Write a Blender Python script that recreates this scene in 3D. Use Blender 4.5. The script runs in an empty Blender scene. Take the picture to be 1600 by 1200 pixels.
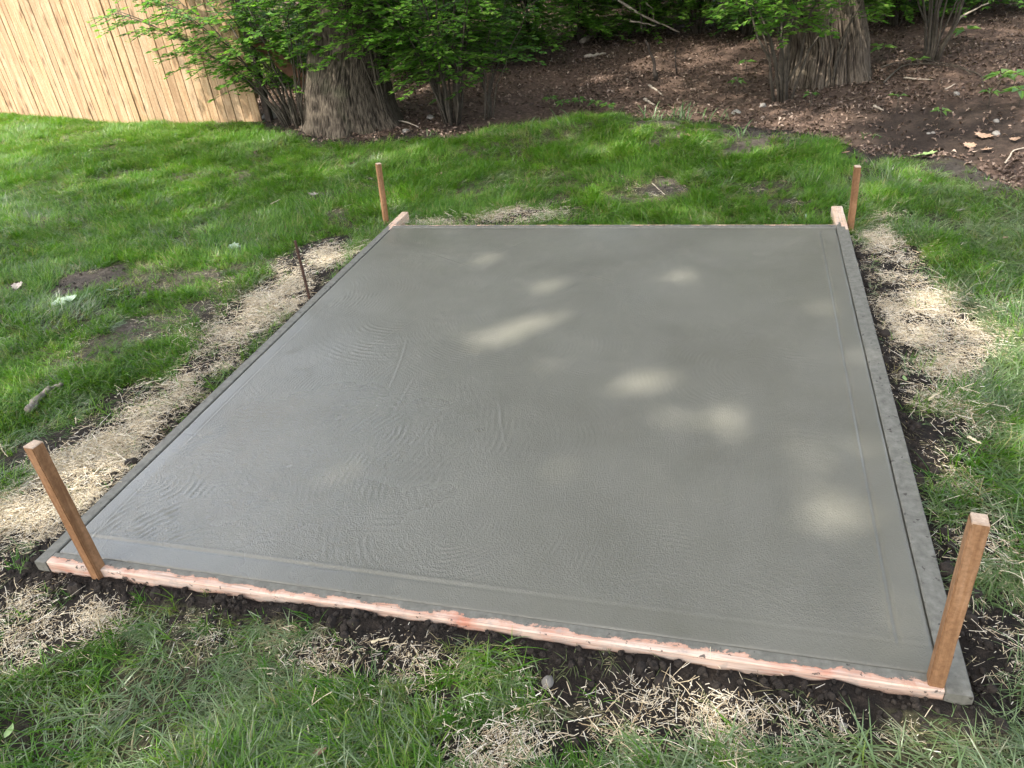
import bpy, bmesh, math, random
import numpy as np
from mathutils import Vector, Matrix, Euler
random.seed(7); rng = np.random.default_rng(11)
S = bpy.context.scene; COL = S.collection
R_ = math.radians

# ------------------------------------------------------------------ camera
FPX = 1205.0; CAM = np.array([0.0, 0.0, 1.52])
RW = np.array([[0.96226177, 0.05400199, -0.26671347], [0.25386963, -0.53108384, 0.80839357], [-0.09799236, -0.84559668, -0.52475114]])
cd = bpy.data.cameras.new('camera'); cam = bpy.data.objects.new('camera', cd); COL.objects.link(cam)
cd.sensor_width = 36; cd.lens = FPX / 1600 * 36; cd.clip_start = .05; cd.clip_end = 600
rx, ry, rz = RW @ [1, 0, 0], RW @ [0, -1, 0], RW @ [0, 0, -1]
cam.matrix_world = Matrix([[rx[0], ry[0], rz[0], CAM[0]], [rx[1], ry[1], rz[1], CAM[1]], [rx[2], ry[2], rz[2], CAM[2]], [0, 0, 0, 1]])
S.camera = cam
# ------------------------------------------------------------------ light
SUN = np.array([-.34, -.47, .82]); SUN /= np.linalg.norm(SUN)          # direction towards the sun
SUN_EL = math.asin(SUN[2]); SUN_AZ = math.atan2(SUN[0], SUN[1])
w = bpy.data.worlds.new('World'); S.world = w; w.use_nodes = True
nt = w.node_tree; sk = nt.nodes.new('ShaderNodeTexSky'); sk.sky_type = 'NISHITA'; sk.sun_disc = False
sk.sun_elevation = SUN_EL; sk.sun_rotation = SUN_AZ; sk.air_density = 1.0; sk.dust_density = 5.0; sk.ozone_density = 1.0
hz = nt.nodes.new('ShaderNodeHueSaturation'); hz.inputs['Saturation'].default_value = .55    # pale hazy summer sky
nt.links.new(sk.outputs[0], hz.inputs['Color']); nt.links.new(hz.outputs[0], nt.nodes['Background'].inputs[0]); nt.nodes['Background'].inputs[1].default_value = .15
sl = bpy.data.lights.new('sun', 'SUN'); sl.energy = 2.0; sl.angle = R_(.55); sl.color = (1, .95, .87)
so = bpy.data.objects.new('sun', sl); COL.objects.link(so); so.rotation_euler = Vector(SUN).to_track_quat('Z', 'Y').to_euler()
so.location = Vector(SUN) * 40
S.view_settings.view_transform = 'Standard'; S.view_settings.look = 'None'; S.view_settings.gamma = 1
S.view_settings.use_curve_mapping = False; S.view_settings.exposure = 2.3
S.cycles.use_denoising = True
try: S.cycles.denoiser = 'OPENIMAGEDENOISE'
except Exception: pass
S.cycles.max_bounces = 8; S.cycles.transparent_max_bounces = 4
S.cycles.sample_clamp_indirect = 6

# ------------------------------------------------------------------ noise and small maths
_P = np.random.default_rng(3).permutation(4096).astype(np.int64)
_G = np.random.default_rng(4).normal(size=(4096, 3)); _G /= np.linalg.norm(_G, axis=1)[:, None]
def _h(i, j, k): return _P[(_P[(_P[i & 4095] + j) & 4095] + k) & 4095]
def pnoise(x, y, z=0.0):
    x, y, z = np.broadcast_arrays(np.asarray(x, float), np.asarray(y, float), np.asarray(z, float))
    i, j, k = np.floor(x).astype(np.int64), np.floor(y).astype(np.int64), np.floor(z).astype(np.int64)
    fx, fy, fz = x - i, y - j, z - k
    u, v, ww = [t * t * t * (t * (t * 6 - 15) + 10) for t in (fx, fy, fz)]
    out = 0
    for a in (0, 1):
        for b in (0, 1):
            for c in (0, 1):
                g = _G[_h(i + a, j + b, k + c)]
                d = g[..., 0] * (fx - a) + g[..., 1] * (fy - b) + g[..., 2] * (fz - c)
                out = out + d * (u if a else 1 - u) * (v if b else 1 - v) * (ww if c else 1 - ww)
    return out * 1.5
def fbm(x, y, z=0.0, o=3, s=1.0):
    t = 0; a = 1.0
    for q in range(o):
        t = t + a * pnoise(np.asarray(x) * s + 17.3 * q, np.asarray(y) * s - 9.1 * q, np.asarray(z) * s); s *= 2.03; a *= .5
    return t
def sstep(a, b, x):
    t = np.clip((np.asarray(x, float) - a) / (b - a), 0, 1); return t * t * (3 - 2 * t)
def proj(X):                                                       # world points -> photograph pixels (for measuring only)
    d = (np.asarray(X, float) - CAM) @ RW
    zz = np.where(np.abs(d[..., 2]) < 1e-6, 1e-6, d[..., 2])
    return 800 + FPX * d[..., 0] / zz, 600 + FPX * d[..., 1] / zz, d[..., 2]
def gz(p, z):
    d = RW @ np.array([p[0] - 800, p[1] - 600, FPX]); t = (z - CAM[2]) / d[2]; return CAM + d * t
# slab and form measurements
X0, X1, Y0, Y1, BT = -1.9646, .5446, 1.2254, 3.9857, .042           # outer form size, board thickness
BTR = .055                                                          # the right board is broader
XL, XR, YF, YB = X0 + BT, X1 - BTR, Y0 + BT, Y1 - BT
def sdbox(x, y, a, b, c, d):                                        # signed distance outside a rectangle
    qx = np.abs(x - (a + b) / 2) - (b - a) / 2; qy = np.abs(y - (c + d) / 2) - (d - c) / 2
    return np.hypot(np.maximum(qx, 0), np.maximum(qy, 0)) + np.minimum(np.maximum(qx, qy), 0)
# border between lawn and woodland floor, (x, y) measured on the ground
_edge_px = [(-400, 150), (300, 178), (405, 186), (440, 200), (480, 212), (560, 222), (640, 216), (720, 211), (800, 202), (880, 191), (960, 181), (1050, 184), (1120, 197), (1200, 208), (1280, 216), (1335, 234), (1430, 244), (1520, 255), (1565, 280), (1640, 310), (1900, 400)]
EDGE = np.array([gz(p, -.07)[:2] for p in _edge_px]); EDGE = EDGE[np.argsort(EDGE[:, 0])]
def woods(x, y): return y - np.interp(x, EDGE[:, 0], EDGE[:, 1]) + .13 * fbm(x, y, 0, 3, 2.0) + .05 * fbm(x, y, 5, 2, 9)     # >0: woodland floor
def terrain0(x, y):
    x, y = np.asarray(x, float), np.asarray(y, float)
    z = -.048 - .035 * sstep(3.2, 4.3, y) + .018 * fbm(x, y, 3.3, 3, .9)
    z += .012 * fbm(x, y, 8.3, 2, 3.5)
    wd = woods(x, y)
    z += .05 * np.exp(-((wd + .35) / .35) ** 2) * sstep(-2.6, -1.6, x) * sstep(1.3, .3, x)
    z -= .09 * sstep(-.05, .45, wd) * sstep(-3.2, -1.6, x)
    z += .055 * np.maximum(0, wd - .6) * sstep(20, 12, wd) + .55 * sstep(12, 22, wd)
    return z
def terrain(x, y):
    z = terrain0(x, y)
    d = sdbox(x, y, X0, X1, Y0, Y1)
    s = soil_mask(x, y)
    z = z + s * (.010 * np.abs(fbm(x, y, 1.7, 3, 9.0)) + .006 * fbm(x, y, 5.7, 2, 26.0)) * sstep(12, 7, y)
    near = sstep(.12, .0, d) * (d > -.5)
    side = sstep(Y0 + .15, Y0 + .6, y) * sstep(Y1 + .2, Y1 - .3, y)
    z = z + near * (.012 * side - .0)
    z = z + (.026 + .010 * fbm(x, y, 12, 2, 9)) * sstep(.10, .015, d) * sstep(Y0 + .02, Y0 - .01, y) * sstep(X0 + .1, X0 + .3, x)
    zin = -.13
    return np.where(d < -.012, zin, z)
# ---- ground cover, measured as soft ellipses in the photograph and carried over to the ground
def ells(x, y, L, zc=-.05):
    px, py, dep = proj(np.stack([x, y, np.full_like(np.asarray(x, float), zc)], -1))
    m = np.zeros_like(px)
    for cx, cy, ax, ay, ang, amt in L:
        c, s = math.cos(R_(ang)), math.sin(R_(ang)); u, v = px - cx, py - cy
        q = np.sqrt(((u * c + v * s) / ax) ** 2 + ((-u * s + v * c) / ay) ** 2)
        m = np.maximum(m, amt * sstep(1.35, .55, q))
    return np.where(dep > .05, m, 0)
STRAW = [(90, 860, 210, 150, -20, .7), (300, 570, 240, 40, -44, .5), (1450, 540, 90, 150, 75, .55), (700, 1020, 400, 70, 8, .35), (1150, 1120, 260, 70, 8, .5), (1540, 900, 70, 190, 80, .5), (560, 395, 60, 18, -35, .9), (470, 450, 95, 34, -42, 1), (385, 500, 60, 24, -40, .8), (330, 590, 50, 20, -45, .65), (230, 660, 80, 30, -35, .8),
         (130, 745, 140, 50, -18, 1), (60, 930, 170, 75, -12, 1), (190, 910, 110, 32, -5, .85), (30, 830, 110, 60, -30, .95), (210, 745, 60, 30, -45, .8),
         (1415, 490, 62, 165, -24, .95), (1470, 560, 60, 110, -30, .8), (1470, 690, 50, 40, 10, .75), (1500, 745, 60, 18, 30, .5),
         (1560, 950, 60, 60, 60, .9), (1580, 1040, 50, 60, 90, .7), (560, 1020, 90, 30, -12, .8), (470, 960, 90, 16, 7, .8), (650, 1040, 55, 35, -20, .8), (770, 1170, 60, 36, -10, 1), (730, 1210, 60, 30, 0, .8),
         (1040, 1110, 90, 50, 15, .85), (1160, 1150, 130, 42, 10, .8), (960, 1060, 40, 20, 15, .5), (1270, 1130, 60, 30, 10, .6), (800, 330, 90, 10, -3, .6), (690, 346, 70, 6, 0, .8), (1010, 1180, 70, 30, 0, .7), (1550, 610, 40, 14, 0, .5)]
SOIL = [(120, 445, 45, 18, -20, .75), (170, 430, 40, 14, -20, .7), (30, 455, 24, 14, 0, .7), (230, 430, 60, 20, -25, .5), (330, 460, 70, 22, -30, .55), (420, 420, 60, 18, -30, .5), (180, 640, 120, 34, -28, .7), (60, 710, 90, 22, -25, .7),
        (480, 400, 90, 24, -32, .75), (440, 460, 120, 45, -40, .9), (300, 600, 150, 34, -45, .85), (150, 760, 190, 70, -30, 1), (60, 920, 230, 110, -15, 1),
        (1400, 420, 90, 50, 50, .95), (1440, 540, 90, 110, 75, 1), (1440, 700, 55, 90, 75, .9), (1490, 860, 42, 120, 75, .85), (1560, 1000, 80, 120, 80, .8), (1390, 1080, 260, 34, 8, 1),
        (500, 960, 330, 26, 8, .95), (900, 1020, 300, 22, 8, .95), (330, 1000, 60, 14, 0, .55), (600, 1020, 170, 44, -5, .85), (870, 1070, 60, 30, 20, .8), (680, 1090, 50, 24, 0, .65), (1080, 1110, 210, 60, 10, .85), (900, 1150, 80, 34, 10, .7), (780, 1170, 120, 48, 0, .85), (1250, 1120, 160, 50, 10, .85),
        (860, 330, 110, 14, -3, .5), (980, 300, 60, 10, 5, .45), (1040, 290, 60, 16, 8, .45), (710, 345, 90, 10, 0, .7), (1180, 212, 110, 12, 3, .7), (1020, 195, 60, 7, 0, .6), (940, 222, 22, 8, 0, .5), (1500, 262, 60, 16, 8, .7), (1560, 290, 50, 14, 10, .6), (1040, 275, 30, 8, 0, .45), (20, 1140, 55, 60, 0, .5), (300, 470, 160, 60, -25, .45), (120, 560, 120, 30, -15, .42), (900, 300, 260, 26, 0, .36), (1180, 290, 120, 30, 5, .36), (1450, 330, 120, 40, 10, .34), (560, 330, 120, 24, -8, .36), (250, 270, 160, 22, -5, .34), (1130, 225, 160, 18, 2, .5), (480, 250, 120, 16, 0, .32), (1540, 820, 50, 60, 60, .5), (430, 380, 40, 10, -20, .4)]
def soil_mask(x, y):
    m = ells(x, y, SOIL) + .28 * fbm(x, y, 2.2, 3, 3.0)
    d = sdbox(x, y, X0, X1, Y0, Y1)
    m = np.maximum(m, sstep(.085, .02, d + .03 * fbm(x, y, 6.2, 2, 7)) * sstep(4.0, 3.6, y))
    m = np.maximum(m, sstep(-.35, .2, woods(x, y)) * .9)
    return np.clip(m, 0, 1)
def straw_mask(x, y):
    m = ells(x, y, STRAW) * np.clip(.50 + .9 * fbm(x, y, 4.1, 3, 2.6) + .9 * fbm(x, y, 4.7, 3, 7.5), 0, 1.15)
    d = sdbox(x, y, X0, X1, Y0, Y1)
    m = np.where(y < Y0 + .05, m * sstep(.03, .10, d), m)
    return np.clip(m, 0, 1) * (d > .012) * (woods(x, y) < 0)
def grass_mask(x, y):
    s = soil_mask(x, y); m = sstep(.70, .18, s) + .08
    m = m * sstep(.16, -.30, woods(x, y) + .22 * fbm(x, y, 15, 3, 3.0))
    d = sdbox(x, y, X0, X1, Y0, Y1)
    m = m * (d > .02)
    # the form's left and front dug strip carries little grass, the back grows close to the board
    return np.clip(m, 0, 1)
def gp(p):                                                          # photograph pixel -> point on the terrain
    z = -.06
    for _ in range(12):
        q = gz(p, z); z = float(terrain(np.array([q[0]]), np.array([q[1]]))[0])
    return gz(p, z)
def at_depth(p, base):                                              # pixel -> point at the horizontal distance of a base point
    d = RW @ np.array([p[0] - 800, p[1] - 600, FPX]); t = np.hypot(base[0], base[1]) / np.hypot(d[0], d[1]); return CAM + d * t

# ------------------------------------------------------------------ object helpers
def tag(o, label=None, cat=None, group=None, kind=None):
    for k, v in (('label', label), ('category', cat), ('group', group), ('kind', kind)):
        if v: o[k] = v
    return o
def empty(name, loc, label=None, cat=None, group=None, kind=None, rz=0):
    o = bpy.data.objects.new(name, None); COL.objects.link(o); o.location = loc; o.rotation_euler = (0, 0, rz); o.empty_display_size = .1
    return tag(o, label, cat, group, kind)
def link_mesh(name, me, mat=None, parent=None, kind=None):
    o = bpy.data.objects.new(name, me); COL.objects.link(o)
    if mat and not me.materials: me.materials.append(mat)
    if parent is not None:
        o.parent = parent
    if kind: o['kind'] = kind
    return o
def npmesh(name, V, F, smooth=True, attrs=None):
    me = bpy.data.meshes.new(name); V = np.asarray(V, np.float32); F = np.asarray(F, np.int32)
    n = F.shape[1]; me.vertices.add(len(V)); me.vertices.foreach_set('co', V.ravel())
    me.loops.add(F.size); me.loops.foreach_set('vertex_index', F.ravel())
    me.polygons.add(len(F)); me.polygons.foreach_set('loop_start', np.arange(0, F.size, n, dtype=np.int32)); me.polygons.foreach_set('loop_total', np.full(len(F), n, np.int32))
    me.update(calc_edges=True); me.polygons.foreach_set('use_smooth', np.full(len(F), smooth))
    for k, v in (attrs or {}).items():
        a = me.attributes.new(k, 'FLOAT', 'POINT'); a.data.foreach_set('value', np.asarray(v, np.float32).ravel())
    return me
def gridfaces(nx, ny):
    i = np.arange(nx * ny).reshape(ny, nx); return np.stack([i[:-1, :-1], i[:-1, 1:], i[1:, 1:], i[1:, :-1]], -1).reshape(-1, 4)
class MB:
    def __init__(s): s.v = []; s.f = []
    def box(s, a, b, jitter=0.0):
        n = len(s.v); x0, y0, z0 = a; x1, y1, z1 = b
        for p in ((x0, y0, z0), (x1, y0, z0), (x1, y1, z0), (x0, y1, z0), (x0, y0, z1), (x1, y0, z1), (x1, y1, z1), (x0, y1, z1)):
            s.v.append(tuple(c + random.uniform(-jitter, jitter) for c in p))
        for q in ((0, 3, 2, 1), (4, 5, 6, 7), (0, 1, 5, 4), (1, 2, 6, 5), (2, 3, 7, 6), (3, 0, 4, 7)): s.f.append(tuple(n + i for i in q))
    def tube(s, pts, rad, seg=7, cap=True):
        pts = [Vector(p) for p in pts]; n0 = len(s.v); N = len(pts)
        for i, p in enumerate(pts):
            d = (pts[min(i + 1, N - 1)] - pts[max(i - 1, 0)]); d = d.normalized() if d.length > 1e-9 else Vector((0, 0, 1))
            a = d.orthogonal().normalized() if i == 0 else (a - d * a.dot(d)).normalized()
            b = d.cross(a); r = rad[i] if hasattr(rad, '__len__') else rad
            for k in range(seg):
                t = 2 * math.pi * k / seg; s.v.append(tuple(p + (a * math.cos(t) + b * math.sin(t)) * r))
        for i in range(N - 1):
            for k in range(seg):
                k2 = (k + 1) % seg; q = n0 + i * seg
                s.f.append((q + k, q + k2, q + seg + k2, q + seg + k))
        if cap:
            s.f.append(tuple(n0 + k for k in range(seg - 1, -1, -1))); q = n0 + (N - 1) * seg; s.f.append(tuple(q + k for k in range(seg)))
    def mesh(s, name, smooth=False, bevel=0.0):
        me = bpy.data.meshes.new(name); me.from_pydata(s.v, [], s.f); me.update()
        if bevel:
            bm = bmesh.new(); bm.from_mesh(me); bmesh.ops.bevel(bm, geom=bm.edges[:], offset=bevel, segments=2, affect='EDGES', clamp_overlap=True); bm.to_mesh(me); bm.free()
        for p in me.polygons: p.use_smooth = smooth
        return me

# ------------------------------------------------------------------ materials
class NT:
    def __init__(s, name, blend=None):
        s.m = bpy.data.materials.new(name); s.m.use_nodes = True; s.t = s.m.node_tree; s.t.nodes.clear()
        s.out = s.n('ShaderNodeOutputMaterial'); s.b = s.n('ShaderNodeBsdfPrincipled'); s.l(s.b.outputs[0], s.out.inputs[0])
    def n(s, typ, **kw):
        x = s.t.nodes.new(typ)
        for k, v in kw.items(): setattr(x, k, v)
        return x
    def l(s, a, b): s.t.links.new(a, b)
    def put(s, v, sock):
        if hasattr(v, 'links'): s.l(v, sock)
        elif isinstance(v, (tuple, list)) and len(v) == 3 and sock.type == 'RGBA': sock.default_value = (*v, 1)
        else: sock.default_value = v
    def coord(s, kind='Object', scale=(1, 1, 1), off=None):
        if kind == 'World': c = s.n('ShaderNodeNewGeometry').outputs['Position']
        else: c = s.n('ShaderNodeTexCoord').outputs[kind]
        if off is not None:
            a = s.n('ShaderNodeVectorMath', operation='ADD'); s.l(c, a.inputs[0]); s.put(off, a.inputs[1]); c = a.outputs[0]
        m = s.n('ShaderNodeVectorMath', operation='MULTIPLY'); s.l(c, m.inputs[0]); m.inputs[1].default_value = scale; return m.outputs[0]
    def noise(s, vec, scale, detail=3, rough=.55, dist=0, col=False):
        x = s.n('ShaderNodeTexNoise'); s.l(vec, x.inputs['Vector']); x.inputs['Scale'].default_value = scale; x.inputs['Detail'].default_value = detail
        x.inputs['Roughness'].default_value = rough; x.inputs['Distortion'].default_value = dist; return x.outputs[1 if col else 0]
    def ramp(s, f, stops, interp='LINEAR'):
        x = s.n('ShaderNodeValToRGB'); x.color_ramp.interpolation = interp; e = x.color_ramp.elements
        while len(e) < len(stops): e.new(.5)
        for i, (p, c) in enumerate(stops): e[i].position = p; e[i].color = (*c, 1) if hasattr(c, '__len__') else (c, c, c, 1)
        s.put(f, x.inputs[0]); return x.outputs[0]
    def mix(s, f, a, b, mode='MIX'):
        x = s.n('ShaderNodeMix', data_type='RGBA', blend_type=mode); s.put(f, x.inputs[0]); s.put(a, x.inputs[6]); s.put(b, x.inputs[7]); return x.outputs[2]
    def math(s, op, a, b=0.0, c=0.0, clamp=False):
        x = s.n('ShaderNodeMath', operation=op, use_clamp=clamp); s.put(a, x.inputs[0]); s.put(b, x.inputs[1])
        if len(x.inputs) > 2: s.put(c, x.inputs[2])
        return x.outputs[0]
    def attr(s, name): return s.n('ShaderNodeAttribute', attribute_name=name).outputs['Fac']
    def rnd(s): return s.n('ShaderNodeObjectInfo').outputs['Random']
    def bump(s, h, strength=.5, dist=.01, prev=None):
        x = s.n('ShaderNodeBump'); x.inputs['Strength'].default_value = strength; x.inputs['Distance'].default_value = dist; s.put(h, x.inputs['Height'])
        if prev is not None: s.l(prev, x.inputs['Normal'])
        return x.outputs[0]
    def fin(s, col, rough=.8, normal=None, spec=.5):
        s.put(col, s.b.inputs['Base Color']); s.put(rough, s.b.inputs['Roughness']); s.put(spec, s.b.inputs['Specular IOR Level'])
        if normal is not None: s.l(normal, s.b.inputs['Normal'])
        return s.m
    def leafy(s, col, trans, tcol=None, rough=.5, spec=.35):
        s.fin(col, rough, None, spec); t = s.n('ShaderNodeBsdfTranslucent'); s.put(tcol if tcol is not None else col, t.inputs[0])
        m = s.n('ShaderNodeMixShader'); m.inputs[0].default_value = trans; s.l(s.b.outputs[0], m.inputs[1]); s.l(t.outputs[0], m.inputs[2]); s.l(m.outputs[0], s.out.inputs[0]); return s.m

def m_ground():
    s = NT('ground_soil_and_thatch'); P = s.coord('World')
    soil = s.ramp(s.noise(P, 34, 5, .65), [(.3, (.006, .005, .004)), (.55, (.016, .012, .009)), (.8, (.042, .032, .024))])
    soil = s.mix(s.attr('dry'), soil, s.ramp(s.noise(P, 40, 5, .65), [(.3, (.032, .026, .02)), (.55, (.07, .058, .046)), (.8, (.125, .105, .085))]))
    thatch = s.ramp(s.noise(P, 60, 4, .6), [(.3, (.016, .017, .008)), (.52, (.045, .042, .022)), (.75, (.11, .095, .055))])
    litter = s.ramp(s.noise(P, 26, 5, .7), [(.3, (.03, .02, .014)), (.55, (.095, .062, .045)), (.78, (.20, .135, .10))])
    sf = s.math('ADD', s.attr('soil'), s.math('MULTIPLY', s.math('SUBTRACT', s.noise(P, 18, 4), .5), .7))
    c = s.mix(s.ramp(sf, [(.35, 0.0), (.6, 1.0)]), thatch, soil)
    c = s.mix(s.attr('litter'), c, litter)
    h = s.math('ADD', s.noise(P, 55, 6, .7), s.math('MULTIPLY', s.noise(P, 170, 3, .6), .5))
    return s.fin(c, .92, s.bump(h, .9, .014), .2)
def m_concrete():
    s = NT('wet_concrete'); P = s.coord('World')
    big = s.noise(P, 2.1, 4, .5); mid = s.noise(P, 9, 4, .6, .4); fine = s.noise(P, 420, 2, .6); spk = s.noise(P, 230, 2, .5)
    c = s.ramp(big, [(.3, (.104, .100, .078)), (.5, (.120, .116, .092)), (.7, (.138, .133, .107))])
    c = s.mix(s.ramp(mid, [(.35, .0), (.7, .35)]), c, (.138, .132, .110), 'MIX')
    c = s.mix(s.math('MULTIPLY', s.ramp(s.noise(P, 150, 2, .6), [(.62, 0.0), (.72, 1.0)]), .12), c, (.06, .058, .05))
    stip = s.math('ADD', s.attr('stipple'), s.math('MULTIPLY', s.math('SUBTRACT', s.noise(P, 3.2, 3), .5), .45), clamp=True)
    wp = s.n('ShaderNodeVectorMath', operation='ADD'); s.l(P, wp.inputs[0]); wv = s.n('ShaderNodeVectorMath', operation='MULTIPLY'); s.l(s.noise(P, 60, 2, .5, 0, True), wv.inputs[0]); wv.inputs[1].default_value = (.012, .012, .012); s.l(wv.outputs[0], wp.inputs[1])
    rt = s.n('ShaderNodeVectorRotate'); rt.inputs['Angle'].default_value = .62; s.l(wp.outputs[0], rt.inputs['Vector'])
    v1 = s.n('ShaderNodeTexVoronoi', feature='SMOOTH_F1'); v1.inputs['Scale'].default_value = 190; v1.inputs['Randomness'].default_value = 1; v1.inputs['Smoothness'].default_value = .4; s.l(rt.outputs[0], v1.inputs['Vector'])
    v2 = s.n('ShaderNodeTexVoronoi', feature='SMOOTH_F1'); v2.inputs['Scale'].default_value = 360; v2.inputs['Randomness'].default_value = 1; v2.inputs['Smoothness'].default_value = .4; s.l(rt.outputs[0], v2.inputs['Vector'])
    pb = s.math('ADD', s.ramp(v1.outputs['Distance'], [(.15, 1.0), (.6, 0.0)]), s.math('MULTIPLY', s.ramp(v2.outputs['Distance'], [(.2, 1.0), (.6, 0.0)]), .5))
    h = s.math('MULTIPLY', pb, s.math('ADD', s.math('MULTIPLY', stip, 1.0), .10))
    nrm = s.bump(h, .55, .0016)
    rough = s.ramp(s.noise(P, 4.5, 3, .5), [(.3, .36), (.5, .44), (.7, .54)])
    rough = s.math('SUBTRACT', rough, s.math('MULTIPLY', s.attr('wet'), .24))
    s.put(s.math('MULTIPLY', s.attr('wet'), .9), s.b.inputs['Coat Weight']); s.b.inputs['Coat Roughness'].default_value = .16; s.b.inputs['Coat IOR'].default_value = 1.4; s.l(nrm, s.b.inputs['Coat Normal'])
    return s.fin(c, rough, nrm, .42)
def m_formboard(name, woodc, smear_lo, side):
    # form lumber: pink tinted softwood with cement smears growing from the slab side
    s = NT(name); P = s.coord('World'); ax = (9, 210, 210) if side == 'x' else (210, 9, 210)
    g = s.noise(s.coord('World', ax), 1.0, 5, .6, .35)
    c = s.ramp(g, [(.3, tuple(v * .5 for v in woodc)), (.46, woodc), (.7, tuple(min(1, v * 1.4) for v in woodc))])
    c = s.mix(s.ramp(s.noise(P, 7, 3), [(.52, 0.0), (.68, .65)]), c, (.42, .12, .06))
    c = s.mix(s.ramp(s.noise(P, 5, 4, .6), [(.54, 0.0), (.66, .55)]), c, (.62, .50, .40))
    c = s.mix(s.ramp(s.noise(s.coord('World', tuple(v * .35 for v in ax)), 1.0, 5, .7), [(.45, 0.0), (.62, .8)]), c, (.56, .46, .38))
    c = s.mix(s.ramp(s.noise(P, 21, 5, .7), [(.52, 0.0), (.62, .55)]), c, (.30, .26, .22))
    cem = s.ramp(s.noise(P, 40, 5, .65), [(.3, (.085, .082, .067)), (.5, (.125, .121, .10)), (.7, (.165, .16, .137))])
    f = s.math('ADD', s.attr('smear'), s.math('MULTIPLY', s.math('SUBTRACT', s.math('ADD', s.math('MULTIPLY', s.noise(s.coord('World', (1, 1, 1)), 9, 7, .72, .4), .75), s.math('MULTIPLY', s.noise(s.coord('World', ax), .5, 4, .6), .25)), .5), 2.6))
    mask = s.ramp(f, [(smear_lo, 0.0), (smear_lo + .05, 1.0)])
    c = s.mix(s.ramp(f, [(smear_lo - .22, 0.0), (smear_lo - .04, .45)]), c, (.40, .13, .055))
    c = s.mix(mask, c, cem)
    c = s.mix(s.ramp(s.noise(P, 38, 4, .6), [(.62, 0.0), (.66, .9)]), c, (.03, .024, .019))
    h = s.math('ADD', s.math('MULTIPLY', g, .5), s.math('MULTIPLY', mask, s.noise(P, 90, 4, .65)))
    return s.fin(c, .66, s.bump(h, .35, .003), .4)
def m_wood(name, lo, mid, hi, knots=True, scale=1.0, red=None, axis=2):
    s = NT(name); off = s.math('MULTIPLY', s.rnd(), 63.0); cb = s.n('ShaderNodeCombineXYZ'); s.l(off, cb.inputs[0]); s.l(off, cb.inputs[2])
    st = [46 * scale] * 3; st[axis] = 2.2 * scale
    O = s.coord('Object', tuple(st), cb.outputs[0]); g = s.noise(O, 1.0, 5, .62, .9)
    c = s.ramp(g, [(.27, lo), (.5, mid), (.74, hi)])
    st2 = [7] * 3; st2[axis] = 1.1
    c = s.mix(s.ramp(s.noise(s.coord('Object', tuple(st2), cb.outputs[0]), 1.0, 3), [(.45, 0.0), (.75, .55)]), c, tuple(v * .8 for v in lo))
    if knots:
        st3 = [10] * 3; st3[axis] = 5.0
        v = s.n('ShaderNodeTexVoronoi'); v.inputs['Scale'].default_value = 1.0; s.l(s.coord('Object', tuple(st3), cb.outputs[0]), v.inputs['Vector'])
        c = s.mix(s.ramp(v.outputs['Distance'], [(.12, .8), (.27, 0.0)]), c, tuple(v_ * .38 for v_ in lo))
    c = s.mix(s.ramp(s.noise(s.coord('Object', (90, 90, 90), cb.outputs[0]), 1.0, 4, .65), [(.35, .45), (.6, 0.0)]), c, tuple(v * .62 for v in lo))
    c = s.mix(s.ramp(s.noise(s.coord('Object', (16, 16, 9), cb.outputs[0]), 1.0, 4, .6), [(.52, 0.0), (.72, .5)]), c, hi)
    tint = s.ramp(s.rnd(), [(0, (.80, .75, .70)), (.35, (1, 1, 1)), (.7, (.95, .90, .80)), (1, (1.0, .93, .86))])
    c = s.mix(.8, c, tint, 'MULTIPLY')
    return s.fin(c, .78, s.bump(g, .35, .003), .25)
def m_flat(name, stops, scale=20, rough=.85, bump=.6, dist=.008, spec=.3, coord='Object'):
    s = NT(name); P = s.coord(coord); g = s.noise(P, scale, 5, .62); c = s.ramp(g, stops)
    return s.fin(c, rough, s.bump(s.noise(P, scale * 1.7, 5, .65), bump, dist), spec)
def m_bark(name, a, b, c_, moss=.0):
    s = NT(name); O = s.coord('World', (60, 60, 14)); g = s.noise(O, 1.0, 6, .65, .5); h = s.attr('ridge')
    c = s.ramp(s.math('ADD', s.math('MULTIPLY', g, .55), s.math('MULTIPLY', h, .45)), [(.25, a), (.5, b), (.75, c_)])
    c = s.mix(s.ramp(s.noise(s.coord('World'), 3.0, 4), [(.55, 0.0), (.8, moss)]), c, (.055, .065, .03))
    return s.fin(c, .9, s.bump(g, .9, .018), .2)
def m_leaf(name, stops, trans=.35, rough=.45, tscale=1.5, spec=.35, attr=None):
    s = NT(name)
    f = s.attr(attr) if attr else s.rnd()
    c = s.ramp(f, stops); t = s.mix(1.0, c, (tscale, tscale * 1.08, tscale * .55), 'MULTIPLY')
    return s.leafy(c, trans, t, rough, spec)

M = {}
M['ground'] = m_ground(); M['concrete'] = m_concrete()
M['front'] = m_formboard('pink_form_lumber', (.43, .29, .215), .47, 'x'); M['side'] = m_formboard('cement_smeared_form_lumber', (.52, .36, .25), .12, 'y')
M['stake'] = m_wood('brown_stake_wood', (.15, .075, .034), (.26, .14, .067), (.36, .215, .12), False, 1.0)
M['stake_end'] = m_flat('sawn_end_grain', [(.3, (.36, .26, .18)), (.7, (.54, .42, .32))], 60, .9)
M['fence'] = m_wood('new_pine_boards', (.215, .13, .068), (.345, .24, .143), (.44, .33, .222), True)
M['dark_post'] = m_flat('dark_weathered_post', [(.3, (.02, .016, .013)), (.7, (.06, .045, .035))], 20)
M['redplank'] = m_flat('reddish_brown_plank', [(.3, (.12, .055, .032)), (.7, (.22, .11, .065))], 12)
M['rebar'] = m_flat('rusty_steel', [(.3, (.035, .02, .014)), (.7, (.09, .048, .03))], 60, .8)
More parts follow.
